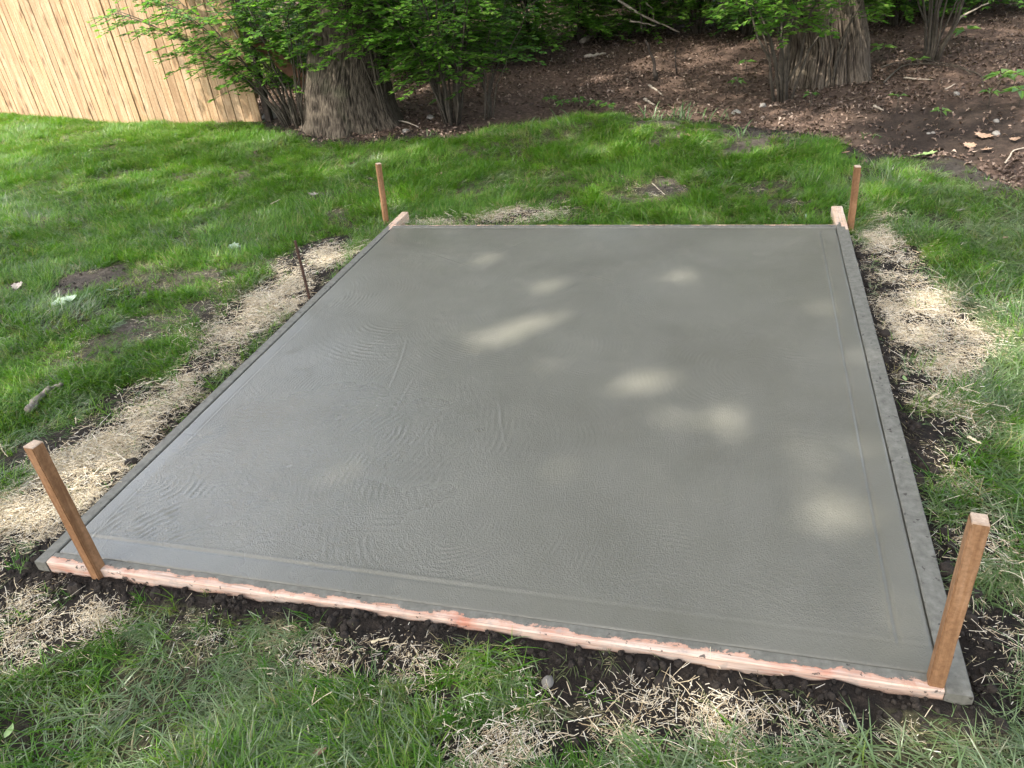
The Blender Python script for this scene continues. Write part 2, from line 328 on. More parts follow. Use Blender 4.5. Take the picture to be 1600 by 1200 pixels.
M['bark1'] = m_bark('grey_brown_bark', (.018, .014, .010), (.052, .041, .029), (.115, .094, .070), .7)
M['bark2'] = m_bark('furrowed_bark', (.018, .014, .010), (.06, .046, .033), (.14, .112, .083), .45)
M['stem'] = m_flat('shrub_stem_bark', [(.3, (.03, .025, .018)), (.7, (.09, .075, .055))], 30)
M['paleb'] = m_flat('pale_dead_branch', [(.3, (.20, .165, .125)), (.7, (.40, .34, .27))], 25)
M['darkb'] = m_flat('dark_rotten_stick', [(.3, (.018, .014, .011)), (.7, (.06, .047, .037))], 25)
M['greybark'] = m_flat('grey_loose_bark', [(.3, (.09, .075, .06)), (.7, (.30, .26, .22))], 45, .9, .9)
M['stalk'] = m_flat('pale_dry_stalk', [(.3, (.42, .34, .20)), (.7, (.60, .52, .38))], 40)
M['cutwood'] = m_flat('fresh_cut_wood', [(.3, (.34, .24, .15)), (.7, (.55, .42, .29))], 14)
M['stone'] = m_flat('pale_field_stone', [(.3, (.11, .10, .085)), (.7, (.27, .25, .22))], 16, .85, .5)
M['clod'] = m_flat('dark_soil_clod', [(.3, (.009, .007, .006)), (.7, (.035, .027, .02))], 50, .95, .9)
GREENS = [(0, (.034, .108, .005)), (.3, (.055, .145, .007)), (.6, (.078, .178, .010)), (.85, (.11, .20, .018)), (.95, (.15, .19, .05)), (1, (.24, .20, .10))]
M['grass'] = m_leaf('lawn_grass', GREENS, .36, .42, 1.5, .32)
M['grass_pale'] = m_leaf('pale_sheen_grass', [(0, (.075, .135, .035)), (.4, (.11, .175, .055)), (.8, (.15, .21, .085)), (1, (.23, .23, .14))], .34, .34, 1.35, .9)  # blade colour greyed and lightened to carry part of the sky sheen
M['grass_dry'] = m_leaf('matted_grass', [(0, (.10, .135, .045)), (.5, (.15, .15, .07)), (1, (.26, .22, .125))], .25, .5, 1.2, .35)
M['tuft'] = m_leaf('broad_grass_tuft', [(0, (.07, .13, .05)), (1, (.13, .20, .085))], .35, .4, 1.4, .45)
M['straw'] = m_leaf('chopped_straw', [(0, (.12, .085, .05)), (.18, (.33, .24, .135)), (.4, (.53, .43, .28)), (.6, (.58, .50, .37)), (1, (.68, .63, .54))], .18, .5, 1.0, .4, 'tone')
M['litter'] = m_leaf('brown_leaf_litter', [(0, (.042, .027, .019)), (.35, (.088, .058, .042)), (.7, (.135, .09, .067)), (.92, (.20, .145, .11)), (1, (.32, .25, .20))], .12, .6, 1.1, .3)
M['shrub'] = m_leaf('shrub_leaves', [(0, (.055, .15, .018)), (.4, (.09, .205, .026)), (.8, (.13, .25, .038)), (1, (.19, .30, .06))], .5, .42, 1.6, .4, 'tone')
M['shrub2'] = m_leaf('dark_shrub_leaves', [(0, (.045, .13, .02)), (.5, (.075, .18, .03)), (1, (.12, .235, .045))], .48, .42, 1.5, .4, 'tone')
M['crown'] = m_leaf('tree_crown_leaves', [(0, (.022, .055, .014)), (.5, (.036, .08, .018)), (1, (.058, .11, .026))], .35, .5, 1.5, .3, 'tone')
M['seedling'] = m_leaf('seedling_leaves', [(0, (.06, .14, .03)), (1, (.13, .21, .05))], .4, .4, 1.5)

# ================================================================== GROUND
def axis(parts):
    out = []
    for a, b, st in parts: out += list(np.arange(a, b - st * .5, st))
    out.append(parts[-1][1]); return np.array(out)
gx = np.concatenate([[-160, -90, -55, -36, -26, -20, -16, -13.5, -12], axis([(-11, -4.2, .06), (-4.2, 2.0, .02), (2.0, 5.0, .05)]), [6, 8, 11, 16, 24, 36, 55, 90, 160]])
gy = np.concatenate([[-160, -90, -50, -28, -15, -8, -4, -2], axis([(-1, .4, .08), (.4, 4.6, .02), (4.6, 14, .055)]), [15, 17, 20, 24, 30, 38, 55, 90, 160]])
GX, GY = np.meshgrid(gx, gy); GZ = terrain(GX, GY)
me = npmesh('ground', np.stack([GX, GY, GZ], -1).reshape(-1, 3), gridfaces(len(gx), len(gy)), True,
            {'soil': soil_mask(GX, GY), 'dry': sstep(.35, .75, sdbox(GX, GY, X0, X1, Y0, Y1)) * sstep(.1, -.2, woods(GX, GY)) * sstep(1.2, 1.8, GY), 'litter': sstep(-.05, .35, woods(GX, GY)) * (1 - .75 * ells(GX, GY, [(1480, 190, 170, 42, 3, 1), (1330, 205, 90, 16, 3, .7)]))})
ground = link_mesh('ground', me, M['ground']); tag(ground, 'lawn soil and woodland floor under the whole yard', 'ground', kind='structure')

def field(A):
    A = np.asarray(A, float)
    def f(x, y):
        x, y = np.asarray(x, float), np.asarray(y, float)
        i = np.clip(np.searchsorted(gx, x) - 1, 0, len(gx) - 2); j = np.clip(np.searchsorted(gy, y) - 1, 0, len(gy) - 2)
        u = np.clip((x - gx[i]) / (gx[i + 1] - gx[i]), 0, 1); v = np.clip((y - gy[j]) / (gy[j + 1] - gy[j]), 0, 1)
        return A[j, i] * (1 - u) * (1 - v) + A[j, i + 1] * u * (1 - v) + A[j + 1, i] * (1 - u) * v + A[j + 1, i + 1] * u * v
    return f
_w, _s, _g, _t = woods(GX, GY), soil_mask(GX, GY), grass_mask(GX, GY), straw_mask(GX, GY)
terrain, woods, soil_mask, grass_mask, straw_mask = field(GZ), field(_w), field(_s), field(_g), field(_t)
# ================================================================== CONCRETE SLAB
nxs, nys = 580, 640
sx = np.linspace(XL + .001, XR - .001, nxs); sy = np.linspace(YF + .001, YB - .001, nys)
SX, SY = np.meshgrid(sx, sy)
Hs = .0011 * fbm(SX, SY, 0, 2, 2.3) + .0004 * fbm(SX, SY, 5, 2, 9)
dl, dr, df, db = SX - XL, XR - SX, SY - YF, YB - SY
wob = .0015 * fbm(SX, SY, 9, 2, 6)
def edge_round(d, wd, dp): t = np.clip(1 - (d + wob) / wd, 0, 1); return -dp * (1 - np.sqrt(np.maximum(0, 1 - t * t)))
Hs += edge_round(dl, .013, .011) + edge_round(dr, .015, .010) + edge_round(df, .008, .006) + edge_round(db, .008, .005)
fr0 = np.random.default_rng(8)
fans = [(370, 740, 95, 60, .9), (290, 800, 120, 70, 1.0), (480, 830, 100, 60, .9), (600, 870, 120, 70, .8), (700, 585, 80, 40, .8), (440, 640, 70, 60, .7), (800, 525, 90, 40, .8), (560, 470, 60, 50, .6),
        (1040, 525, 130, 45, .7), (1160, 520, 80, 40, .7), (960, 600, 110, 50, .8), (880, 650, 110, 45, .6), (1280, 600, 80, 60, .6), (740, 690, 80, 40, .7), (1000, 780, 100, 40, .6), (880, 850, 140, 60, .6),
        (1180, 690, 90, 50, .6), (1300, 450, 70, 40, .5), (900, 440, 100, 40, .5), (480, 560, 60, 70, .7), (660, 780, 110, 60, .6), (1060, 890, 140, 50, .6), (1320, 860, 80, 70, .5), (760, 900, 90, 45, .6), (1200, 940, 100, 40, .5), (420, 880, 110, 35, .6)] + [(u, v, 0, 0, a) for u, v, a in [(340, 690, .8), (520, 720, .7), (560, 630, .6), (230, 840, .8), (450, 760, .8), (680, 690, .6), (840, 590, .6), (1100, 600, .6), (1220, 560, .6), (1000, 470, .5), (760, 450, .4), (660, 420, .4), (1250, 760, .4), (1120, 800, .4), (930, 920, .5), (820, 790, .5), (580, 540, .5), (1330, 700, .4)]] + [(fr0.uniform(150, 1400), fr0.uniform(400, 980), 0, 0, .38) for _ in range(26)]
fr = np.random.default_rng(21); trow = np.zeros_like(SX)
PXs, PYs, _ = proj(np.stack([SX, SY, np.zeros_like(SX)], -1))
for (cx, cy, ax, ay, amp) in fans:
    c = gz((cx, cy), 0)[:2]; sz = .30 * fr.choice([.6, .8, 1.1, 1.5, 1.9]); amp = amp * fr.uniform(.4, 1.25) * (1.7 if cx < 800 and cy > 480 else .9); an = fr.uniform(0, 2 * math.pi); off = fr.uniform(.22, .5)
    ox, oy = c[0] + off * math.cos(an), c[1] + off * math.sin(an)
    iw = slice(*np.clip(np.searchsorted(sx, [c[0] - sz * 1.1, c[0] + sz * 1.1]), 0, nxs)); jw = slice(*np.clip(np.searchsorted(sy, [c[1] - sz * 1.1, c[1] + sz * 1.1]), 0, nys))
    X_, Y_ = SX[jw, iw], SY[jw, iw]
    if X_.size == 0: continue
    r = np.hypot(X_ - ox, Y_ - oy) + .012 * fbm(X_, Y_, cx, 2, 5); wl = fr.uniform(.014, .026)
    ph = 2 * math.pi * r / wl + .9 * fbm(X_, Y_, cy, 2, 14)
    wv = np.sin(ph); wv = np.where(wv > 0, wv ** 2, -.35 * wv ** 2) * sstep(-.5, .25, fbm(X_, Y_, cx + .3, 2, 16))
    env = np.exp(-(((X_ - c[0]) ** 2 + (Y_ - c[1]) ** 2) / (sz * .62) ** 2) ** 1.5) * sstep(-.35, .35, fbm(X_, Y_, cx * .1, 2, 5) + .1)
    trow[jw, iw] = trow[jw, iw] * (1 - env) + amp * env * wv
for _ in range(9):
    u0, v0 = fr.uniform(XL + .2, XR - .2), fr.uniform(YF + .2, YB - .2); an = fr.uniform(-.6, .6) + (0 if fr.uniform() < .6 else 1.4); cc, ss = math.cos(an), math.sin(an)
    t_ = (SX - u0) * cc + (SY - v0) * ss; n_ = -(SX - u0) * ss + (SY - v0) * cc + fr.uniform(-.5, .5) * t_ * t_ * .5; ln_ = fr.uniform(.12, .3)
    trow += fr.uniform(.25, .8) * (np.exp(-(n_ / .004) ** 2) - .6 * np.exp(-((n_ - .008) / .006) ** 2)) * np.exp(-(t_ / ln_) ** 4)
inner = sstep(.07, .12, np.minimum(np.minimum(dr, df), dl + .03))
Hs += .0019 * trow * inner
Hs += .0004 * fbm(SX * .8 + SY * .6, SY * .8 - SX * .6, 2, 2, 36) * inner * sstep(-.3, .5, fbm(SX, SY, 7, 2, 3))
def ridge(d, pos, amp, wd): return amp * np.exp(-((d - pos) / wd) ** 2)
Hs += (ridge(dr + .4 * wob, .084, .0022, .004) - ridge(dr + .4 * wob, .075, .0042, .0045)) * sstep(.06, .10, df) * sstep(.03, .06, db)
fade = sstep(-.2, -1.0, SX) * .8 + .25
Hs += (ridge(df + .5 * wob, .088, .0026, .006) - ridge(df + .5 * wob, .077, .0022, .005)) * fade
Hs += (ridge(dl + .4 * wob, .068, .0016, .004) - ridge(dl + .4 * wob, .061, .0018, .004)) * sstep(3.2, 1.8, SY) * sstep(-.2, .3, fbm(SX, SY, 3, 2, 2) + .15)
Hs += (ridge(db, .05, .0008, .005)) * .6
stip = np.clip(sstep(2.6, 1.5, SY) * .85 + .15, 0, 1) * (.35 + .65 * inner)
wet = np.exp(-(((SX - XL - .45) / .8) ** 2 + ((SY - YF - .35) / .8) ** 2)) + .35 * sstep(.1, .6, fbm(SX, SY, 31, 2, 1.4))
stip = np.clip(stip + .5 * wet * inner, 0, 1.4)
topv = np.stack([SX, SY, Hs - .001], -1).reshape(-1, 3); topf = gridfaces(nxs, nys)
# skirt down the four sides and a bottom
per = np.concatenate([np.arange(nxs), np.arange(1, nys) * nxs + nxs - 1, (nys - 1) * nxs + np.arange(nxs - 2, -1, -1), np.arange(nys - 2, 0, -1) * nxs])
low = topv[per].copy(); low[:, 2] = -.10; n0 = len(topv); k = np.arange(len(per)); k2 = (k + 1) % len(per)
skf = np.stack([per[k2], per[k], n0 + k, n0 + k2], -1)
slab = link_mesh('concrete_slab', npmesh('concrete_slab', np.concatenate([topv, low]), np.concatenate([topf, skf]), True, {'stipple': np.concatenate([stip.ravel(), np.zeros(len(per))]), 'wet': np.concatenate([np.clip(wet, 0, 1).ravel(), np.zeros(len(per))])}), M['concrete'])
tag(slab, 'freshly poured wet grey concrete slab inside wooden forms', 'concrete slab')

# ================================================================== FORM BOARDS
form = empty('wooden_form', ((X0 + X1) / 2, Y0, -.09), 'rectangular wooden form of four boards holding the wet concrete', 'formwork')
FO = Vector(form.location)
def board(name, x0, x1, y0, y1, mat, slabside, label=None, ztop=.0, depth=.09):
    ln = 'x' if x1 - x0 > y1 - y0 else 'y'; L = (x1 - x0) if ln == 'x' else (y1 - y0); n = max(8, int(L / .02)); m = 7
    prof = [(0, -depth), (0, -.02), (0, -.003), (.06, 0), (.35, 0), (.65, 0), (.94, 0), (1, -.003), (1, -depth)]
    V = []; SM = []
    for i in range(n + 1):
        t = i / n
        for u, z in prof:
            wv = .0007 * float(pnoise(t * L * 7, u * 3, z * 40 + x0)); 
            if ln == 'x': p = (x0 + t * L, y0 + u * (y1 - y0) + wv, z + ztop + wv)
            else: p = (x0 + u * (x1 - x0) + wv, y0 + t * L, z + ztop + wv)
            V.append(p); s_ = (u if slabside == '+' else 1 - u)
            sv = s_ if z > -.004 else -.1 if z > -.03 else -.3
            if ln == 'y': sv = -1.2 if p[1] > Y1 - .02 + .05 * math.sin(u * 5) else max(sv, .62)
            SM.append(sv)
    q = len(prof); F = [(i * q + j, i * q + j + 1, (i + 1) * q + j + 1, (i + 1) * q + j) for i in range(n) for j in range(q - 1)]
    if ln == 'x': F = [f[::-1] for f in F]
    me = bpy.data.meshes.new(name); me.from_pydata(V, [], F + [tuple(range(q)), tuple(n * q + j for j in range(q - 1, -1, -1))]); me.update()
    bm = bmesh.new(); bm.from_mesh(me); bmesh.ops.recalc_face_normals(bm, faces=bm.faces[:]); bm.to_mesh(me); bm.free()
    a = me.attributes.new('smear', 'FLOAT', 'POINT'); a.data.foreach_set('value', np.array(SM, np.float32))
    me.transform(Matrix.Translation(-FO)); o = link_mesh(name, me, mat, form)
    if label: o['label'] = label
    return o
eL = gz((636, 331), 0); eR = gz((1308, 322), 0)
board('form_board', XL, XR - .0005, Y0, Y0 + BT, M['front'], '+', 'pinkish front board smeared with cement along the slab')
board('form_board', X0, XL - .0008, Y0 - .004, eL[1], M['side'], '+', 'left side board coated in grey cement, sticking out at the back')
board('form_board', XR + .0008, X1, Y0 - .004, eR[1], M['side'], '-', 'right side board coated in grey cement, sticking out at the back')
board('form_board', XL, XR - .0005, Y1 - BT, Y1, M['side'], '-', 'back board with pale grey cement on top')

# ================================================================== STAKES
def stake(base_px, top_px, label, yaw, width=.042, deep=.25):
    b = gz(base_px, terrain0(np.array([gz(base_px, -.05)[0]]), np.array([gz(base_px, -.05)[1]]))[0]); tpt = at_depth(top_px, b)
    b = Vector(b); t = Vector(tpt); ax = (t - b).normalized(); L = (t - b).length
    o = empty('wooden_stake', b, label, 'stake', 'wooden stakes at the corners of the form')
    rot = ax.to_track_quat('Z', 'Y').to_matrix().to_4x4() @ Matrix.Rotation(yaw, 4, 'Z')
    nseg = 14; V = []; F = []; h = width / 2
    for i in range(nseg + 1):
        z = -deep + (L + deep) * i / nseg; 
        for sx_, sy_ in ((-1, -1), (1, -1), (1, 1), (-1, 1)):
            j = .0007
            V.append((sx_ * h + random.uniform(-j, j), sy_ * h + random.uniform(-j, j), z + (random.uniform(-.002, .002) if i == nseg else 0)))
    for i in range(nseg):
        for kk in range(4): F.append((i * 4 + kk, i * 4 + (kk + 1) % 4, (i + 1) * 4 + (kk + 1) % 4, (i + 1) * 4 + kk))
    F.append((3, 2, 1, 0)); me = bpy.data.meshes.new('shaft'); me.from_pydata(V, [], F); me.update()
    bm = bmesh.new(); bm.from_mesh(me)
    ed = [e for e in bm.edges if abs((e.verts[0].co - e.verts[1].co).normalized().z) > .9]
    bmesh.ops.bevel(bm, geom=ed, offset=.0025, segments=2, affect='EDGES'); bm.to_mesh(me); bm.free()
    sh = link_mesh('shaft', me, M['stake'], o); sh.matrix_local = rot
    mb = MB(); mb.box((-h + .001, -h + .001, L - .004), (h - .001, h - .001, L + .0035), .0012); en = link_mesh('sawn_end', mb.mesh('sawn_end', False, .001), M['stake_end'], o); en.matrix_local = rot
    return o
stake((160, 905), (52, 695), 'brown wooden stake leaning at the left front corner of the slab', .5, .035)
stake((1455, 1088), (1531, 812), 'brown wooden stake nearest the camera at the right front corner of the slab', .28, .032)
stake((604, 352), (591, 256), 'thin brown wooden stake at the far left corner of the slab', .4, .029)
stake((1328, 362), (1340, 260), 'thin brown wooden stake at the far right corner of the slab', .3, .029)
# rusty rebar pin
b = Vector(gp((484, 468))); t = Vector(at_depth((461, 376), b)); mb = MB(); L = (t - b).length; ax = (t - b).normalized()
pts, rad = [b - ax * .15], [.0065]
for i in range(60): pts.append(b + ax * L * i / 59); rad.append(.0078 if i % 2 else .0062)
mb.tube(pts, rad, 8); o = link_mesh('rebar_pin', mb.mesh('rebar_pin', True), M['rebar']); tag(o, 'thin rusty ribbed steel rod standing in straw beside the left form board', 'rebar rod')

# ================================================================== FENCE
FZ = -.055
f_c, f_b, f_a = gz((409, 186), FZ), gz((221, 191), FZ), gz((-90, 170), FZ)
ftop = float(at_depth((0, 6), gz((0, 174), FZ))[2]) + .075
fence = empty('pine_fence', (f_c[0], f_c[1], FZ), 'tall new pale pine board fence at the edge of the lawn', 'fence')
FE = Vector(fence.location)
bw = .098
variants = []
for vnum in range(5):
    mb = MB(); hh = 1.0
    V = []; F = []; nz = 10
    for i in range(nz + 1):
        z = i / nz; bow = .002 * math.sin(i * .9 + vnum)
        for x_, y_ in ((-.5, .0), (-.475, -.007), (.475, -.007), (.5, .0), (.5, .009), (-.5, .009)): V.append((x_ * (bw - .0018), y_ + bow, z))
    for i in range(nz):
        for kk in range(6): F.append((i * 6 + kk, i * 6 + (kk + 1) % 6, i * 6 + 6 + (kk + 1) % 6, i * 6 + 6 + kk))
    F += [(5, 4, 3, 2, 1, 0), tuple(nz * 6 + kk for kk in range(6))]
    me = bpy.data.meshes.new('fence_board'); me.from_pydata(V, [], F); me.update(); me.materials.append(M['fence']); variants.append(me)
def panel(a, b, topz):
    a, b = Vector((a[0], a[1], 0)), Vector((b[0], b[1], 0)); d = b - a; n = int(d.length / bw); ang = math.atan2(d.y, d.x)
    nrm = Vector((-math.sin(ang), math.cos(ang), 0))
    for i in range(n):
        p = a + d * ((i + .5) / n); zb = float(terrain(np.array([p.x]), np.array([p.y]))[0]) + random.uniform(.0, .012)
        o = bpy.data.objects.new('fence_board', random.choice(variants)); COL.objects.link(o); o.parent = fence
        o.location = p + nrm * random.uniform(-.003, .003) + Vector((0, 0, zb)) - FE; o.rotation_euler = (0, random.uniform(-.004, .004), ang + random.uniform(-.03, .03)); o.scale = (random.uniform(.97, 1.0) * d.length / n / bw, 1, topz - zb + random.uniform(-.006, .006))
    for zz in (.18, .6, 1.02):
        mb = MB(); q0 = a + nrm * .033; q1 = b + nrm * .033; rr = MB()
        rr.box((0, -.019, -.04), (d.length, .019, .04)); ro = link_mesh('rail', rr.mesh('rail', False, .003), M['fence'], fence); ro.location = q0 + Vector((0, 0, zz)) - FE; ro.rotation_euler = (0, 0, ang)
panel(f_a, f_b, ftop); 
gapv = (Vector(f_c) - Vector(f_b)).normalized() * .012; panel(Vector(f_b) + gapv, f_c, ftop + .012)
for p in (f_b, f_a):
    mb = MB(); mb.box((-.045, .06, -.3), (.045, .15, ftop - .02)); po = link_mesh('post', mb.mesh('post', False, .004), M['fence'], fence); po.location = Vector((p[0], p[1], 0)) - FE
mb = MB(); mb.box((-.03, -.03, -.3), (.03, .03, ftop + .1)); po = link_mesh('post', mb.mesh('post', False, .004), M['dark_post'], fence); po.location = Vector((f_c[0] + .05, f_c[1] + .06, 0)) - FE; po['label'] = 'dark end post of the fence'

# ================================================================== TREES IN VIEW
def trunk_mesh(name, base, axis_pts, radii, lobes, flare, ridges, seed, depth, vf=6.5, nseg=420, nring=220):
    # axis_pts/radii: control points up the trunk
    zz = np.linspace(0, 1, nring) ** 1.25; L = np.array(axis_pts, float); cum = np.r_[0, np.cumsum(np.linalg.norm(np.diff(L, axis=0), axis=1))]; cum /= cum[-1]
    ctr = np.stack([np.interp(zz, cum, L[:, k]) for k in range(3)], -1); rad = np.interp(zz, cum, radii); hgt = ctr[:, 2] - base[2]
    th = np.linspace(0, 2 * math.pi, nseg, endpoint=False); TH, HG = np.meshgrid(th, hgt)
    fl = flare * np.exp(-np.maximum(HG, 0) / .16) * (.55 + .75 * np.maximum(0, np.cos(lobes * TH + seed + .6 * np.sin(TH * 2 + seed))) ** 1.5)
    fl += .35 * flare * np.exp(-np.maximum(HG, 0) / .5)
    cx, sx_ = np.cos(TH), np.sin(TH)
    n1 = fbm(cx * ridges + .5 * HG, sx_ * ridges, HG * vf + seed, 4, 1.0); rg = 1 - np.abs(n1) * 1.6
    n2 = fbm(cx * 2, sx_ * 2, HG * 1.5 + seed, 2, 1.0)
    rr = rad[:, None] + fl + depth * (rg - .5) + .05 * n2 * rad[:, None]
    V = np.stack([ctr[:, None, 0] + rr * cx, ctr[:, None, 1] + rr * sx_, np.broadcast_to(ctr[:, None, 2], rr.shape)], -1).reshape(-1, 3)
    i = np.arange(nring * nseg).reshape(nring, nseg); j = np.roll(i, -1, 1)
    F = np.stack([i[:-1], j[:-1], j[1:], i[1:]], -1).reshape(-1, 4)
    return npmesh(name, V - np.asarray(base), F, True, {'ridge': np.clip(rg, 0, 1).ravel()})
def leaf_cloud(name, C, size, mat, flat=.6, seed=0, aspect=.62, curl=.15, parent=None, base=(0, 0, 0), dirs=None, centre=False):
    r = np.random.default_rng(seed); N = len(C); C = np.asarray(C, float) - np.asarray(base)
    if dirs is None:
        a = r.uniform(0, 2 * math.pi, N); D = np.stack([np.cos(a), np.sin(a), r.normal(0, .35, N)], -1)
    else: D = np.array(dirs, float)
    D /= np.linalg.norm(D, axis=1)[:, None]
    U = np.stack([r.normal(0, flat, N), r.normal(0, flat, N), np.ones(N)], -1); U -= D * (U * D).sum(1)[:, None]; U /= np.linalg.norm(U, axis=1)[:, None] + 1e-9
    Wd = np.cross(U, D); sz = size * r.uniform(.65, 1.25, N)[:, None]; h = sz * aspect * .5; cu = curl * sz
    if centre: C = C - D * sz * .5
    v0 = C; v1 = C + D * sz * .45 + Wd * h + U * cu * .6; v2 = C + D * sz - U * cu * .5; v3 = C + D * sz * .45 - Wd * h + U * cu * .6
    V = np.stack([v0, v1, v2, v3], 1).reshape(-1, 3); k = np.arange(N) * 4; F = np.concatenate([np.stack([k, k + 1, k + 2], -1), np.stack([k, k + 2, k + 3], -1)])
    o = link_mesh(name, npmesh(name, V, F, False, {'tone': np.repeat(r.uniform(0, 1, N), 4)}), mat, parent, 'stuff'); return o
def limbs(mb, start, ends, r0):
    for e in ends:
        s_, e_ = Vector(start), Vector(e); mid = (s_ + e_) / 2 + Vector((random.uniform(-.4, .4), random.uniform(-.4, .4), .5)); q = [s_.lerp(mid, t).lerp(mid.lerp(e_, t), t) for t in np.linspace(0, 1, 9)]
        mb.tube(q, [r0 * (1 - .85 * t) for t in np.linspace(0, 1, 9)], 8)
def crown_points(c, rad, n, r):
    clumps = np.array([c + (lambda d: d / np.linalg.norm(d))(r.normal(size=3)) * rad * r.uniform(.35, 1) for _ in range(70)])
    k = r.integers(0, len(clumps), n); return clumps[k] + r.normal(0, .38, (n, 3)) * np.array(rad) * .42
bt1 = gp((536, 205)); e1 = at_depth((530, 60), bt1); e1t = bt1 + (e1 - bt1) * 1.25
t1 = empty('tree', bt1, 'thick tree with grey bark at the end of the fence, roots flaring into the lawn', 'tree')
dep1 = np.hypot(bt1[0], bt1[1]); pm = dep1 * 1.04 / FPX
up = np.array([.12, .03, 1.0])
ctr1 = [bt1 + [0, 0.25, -.15], bt1 + [.0, .25, .35], [e1[0], e1[1] + .25, e1[2]], [e1[0] + .1, e1[1] + .2, 2.2], [e1[0] + .5, e1[1] + .4, 6.5]]
link_mesh('trunk', trunk_mesh('trunk', bt1, ctr1, [.40, .375, .37, .36, .18], 5, .09, 20, 1.3, .011, vf=9), M['bark1'], t1)
mb = MB(); ends1 = [(-6 + i * 1.1, 7.5 + (i % 3) * 1.2, 7 + (i % 4)) for i in range(6)]; limbs(mb, (e1[0] + .4, e1[1] + .35, 5.2), ends1, .12); me = mb.mesh('limbs', True); me.transform(Matrix.Translation(-Vector(bt1))); link_mesh('limbs', me, M['stem'], t1)
r_ = np.random.default_rng(5)
leaf_cloud('crown', crown_points(np.array([e1[0] + .6, e1[1] + 1.4, 8.6]), (3.4, 2.8, 3.0), 5000, r_), .24, M['crown'], .8, 6, .7, .15, t1, bt1)
# cut limb stub at the top of the frame
cst = at_depth((495, 8), bt1); mb = MB(); mb.tube([Vector(cst) + Vector((0.05, .25, .0)), Vector(cst) + Vector((-.03, -.13, .02))], [.15, .125], 18); me = mb.mesh('limb_stub', False, .004); me.transform(Matrix.Translation(-Vector(bt1))); pass
bt2 = gp((1288, 128)); e2 = at_depth((1286, 0), bt2)
t2 = empty('tree', bt2, 'widest tree trunk with deeply furrowed bark among the shrubs', 'tree')
ctr2 = [bt2 + [0, .2, -.2], bt2 + [0, .2, .3], [e2[0], e2[1] + .2, e2[2]], [e2[0], e2[1] + .3, 3.0], [e2[0] + .1, e2[1] + .5, 8.0]]
link_mesh('trunk', trunk_mesh('trunk', bt2, ctr2, [.33, .325, .315, .31, .18], 6, .09, 19, 4.1, .026, vf=3.0), M['bark2'], t2)
mb = MB(); ends2 = [(-2.5 + i * 1.3, 8.5 + (i % 3) * 1.5, 8 + (i % 4)) for i in range(6)]; limbs(mb, (e2[0] + .1, e2[1] + .4, 6.2), ends2, .15); me = mb.mesh('limbs', True); me.transform(Matrix.Translation(-Vector(bt2))); link_mesh('limbs', me, M['stem'], t2)
leaf_cloud('crown', crown_points(np.array([e2[0] + .3, e2[1] + 2.2, 9.4]), (4.2, 3.2, 3.2), 6000, r_), .25, M['crown'], .8, 8, .7, .15, t2, bt2)
# further trees of the wood, behind the shrubs
far = [(-1.2, 14.0, 'slender tree deep in the wood behind the middle shrubs'), (3.0, 13.2, 'slender tree deep in the wood right of the widest trunk'), (1.2, 17.0, 'far tree in the wood behind the widest trunk'), (-3.6, 16.5, 'far tree in the wood behind the grey tree at the fence end'), (6.2, 15.5, 'far tree in the wood at its right-hand side')]
for i, (x, y, lb) in enumerate(far):
    z = float(terrain(np.array([x]), np.array([y]))[0]); b_ = np.array([x, y, z]); t_ = empty('tree', b_, lb, 'tree', 'trees deep in the wood'); 
    link_mesh('trunk', trunk_mesh('trunk', b_, [b_ + [0, 0, -.2], b_ + [.05, 0, 3], b_ + [.2 * (-1) ** i, .1, 9]], [.2, .16, .08], 5, .07, 5, i * 2., .015, nseg=60, nring=60), M['bark2'], t_)
    leaf_cloud('crown', crown_points(np.array([x, y, 8.0]), (3.0, 2.6, 4.2), 4500, r_), .30, M['crown'], .8, 20 + i, .7, .15, t_, b_)

# ================================================================== CANOPY THAT SHADES THE SLAB (two tall trees behind and left of the viewpoint)
def sun_ground(P): P = np.asarray(P, float); return P[..., :2] - SUN[:2] / SUN[2] * (P[..., 2:3] - 0.0)
HOLES = []                                                          # gaps in the crowns: (ground point the sun falls on, radius, openness)
for (px, py, r, a) in [(822, 512, .075, 1), (790, 520, .05, 1), (865, 498, .05, 1), (880, 442, .055, 1), (845, 448, .04, 1), (945, 588, .05, 1), (1020, 596, .06, 1), (1068, 645, .045, 1), (1140, 655, .05, 1), (1158, 672, .05, 1), (1185, 690, .04, .9), (905, 738, .05, .8), (870, 730, .04, .8), (1345, 792, .06, 1), (1325, 785, .04, 1), (1165, 512, .045, .9), (1345, 560, .04, 1), (1350, 610, .04, .9), (940, 440, .035, .8), (1060, 430, .03, .8), (1240, 690, .03, .7), (885, 410, .035, .7), (1225, 600, .03, .6), (700, 600, .03, .5), (1440, 985, .05, .8), (1010, 650, .03, .7)]:
    HOLES.append((gz((px, py), 0)[:2], r, a))
for _ in range(30):
    HOLES.append((np.array([rng.uniform(-1.3, .5), rng.uniform(1.7, 3.8)]), rng.uniform(.0, .04), rng.uniform(.8, 1.0)))
def spot3(px, py, base, r, a): HOLES.append((sun_ground(at_depth((px, py), base)), r, a))
for px, py, r in [(1060, 82, .16), (1000, 95, .12), (1090, 75, .12), (960, 100, .08), (1560, 45, .14), (1520, 40, .1), (900, 130, .08), (1175, 165, .10), (1210, 165, .08), (760, 125, .08), (690, 130, .07), (640, 130, .08), (1380, 160, .06), (1470, 150, .06)]: HOLES.append((gp((px, py))[:2], r, .8))
for px, py, r in [(1140, 28, .12), (1165, 35, .1), (1185, 30, .09)]: spot3(px, py, gp((1222, 150)), r, .9)
for px, py, r in [(500, 30, .10), (520, 40, .10), (560, 38, .1), (492, 12, .1), (470, 60, .08)]: spot3(px, py, bt1 * .97, r, .9)
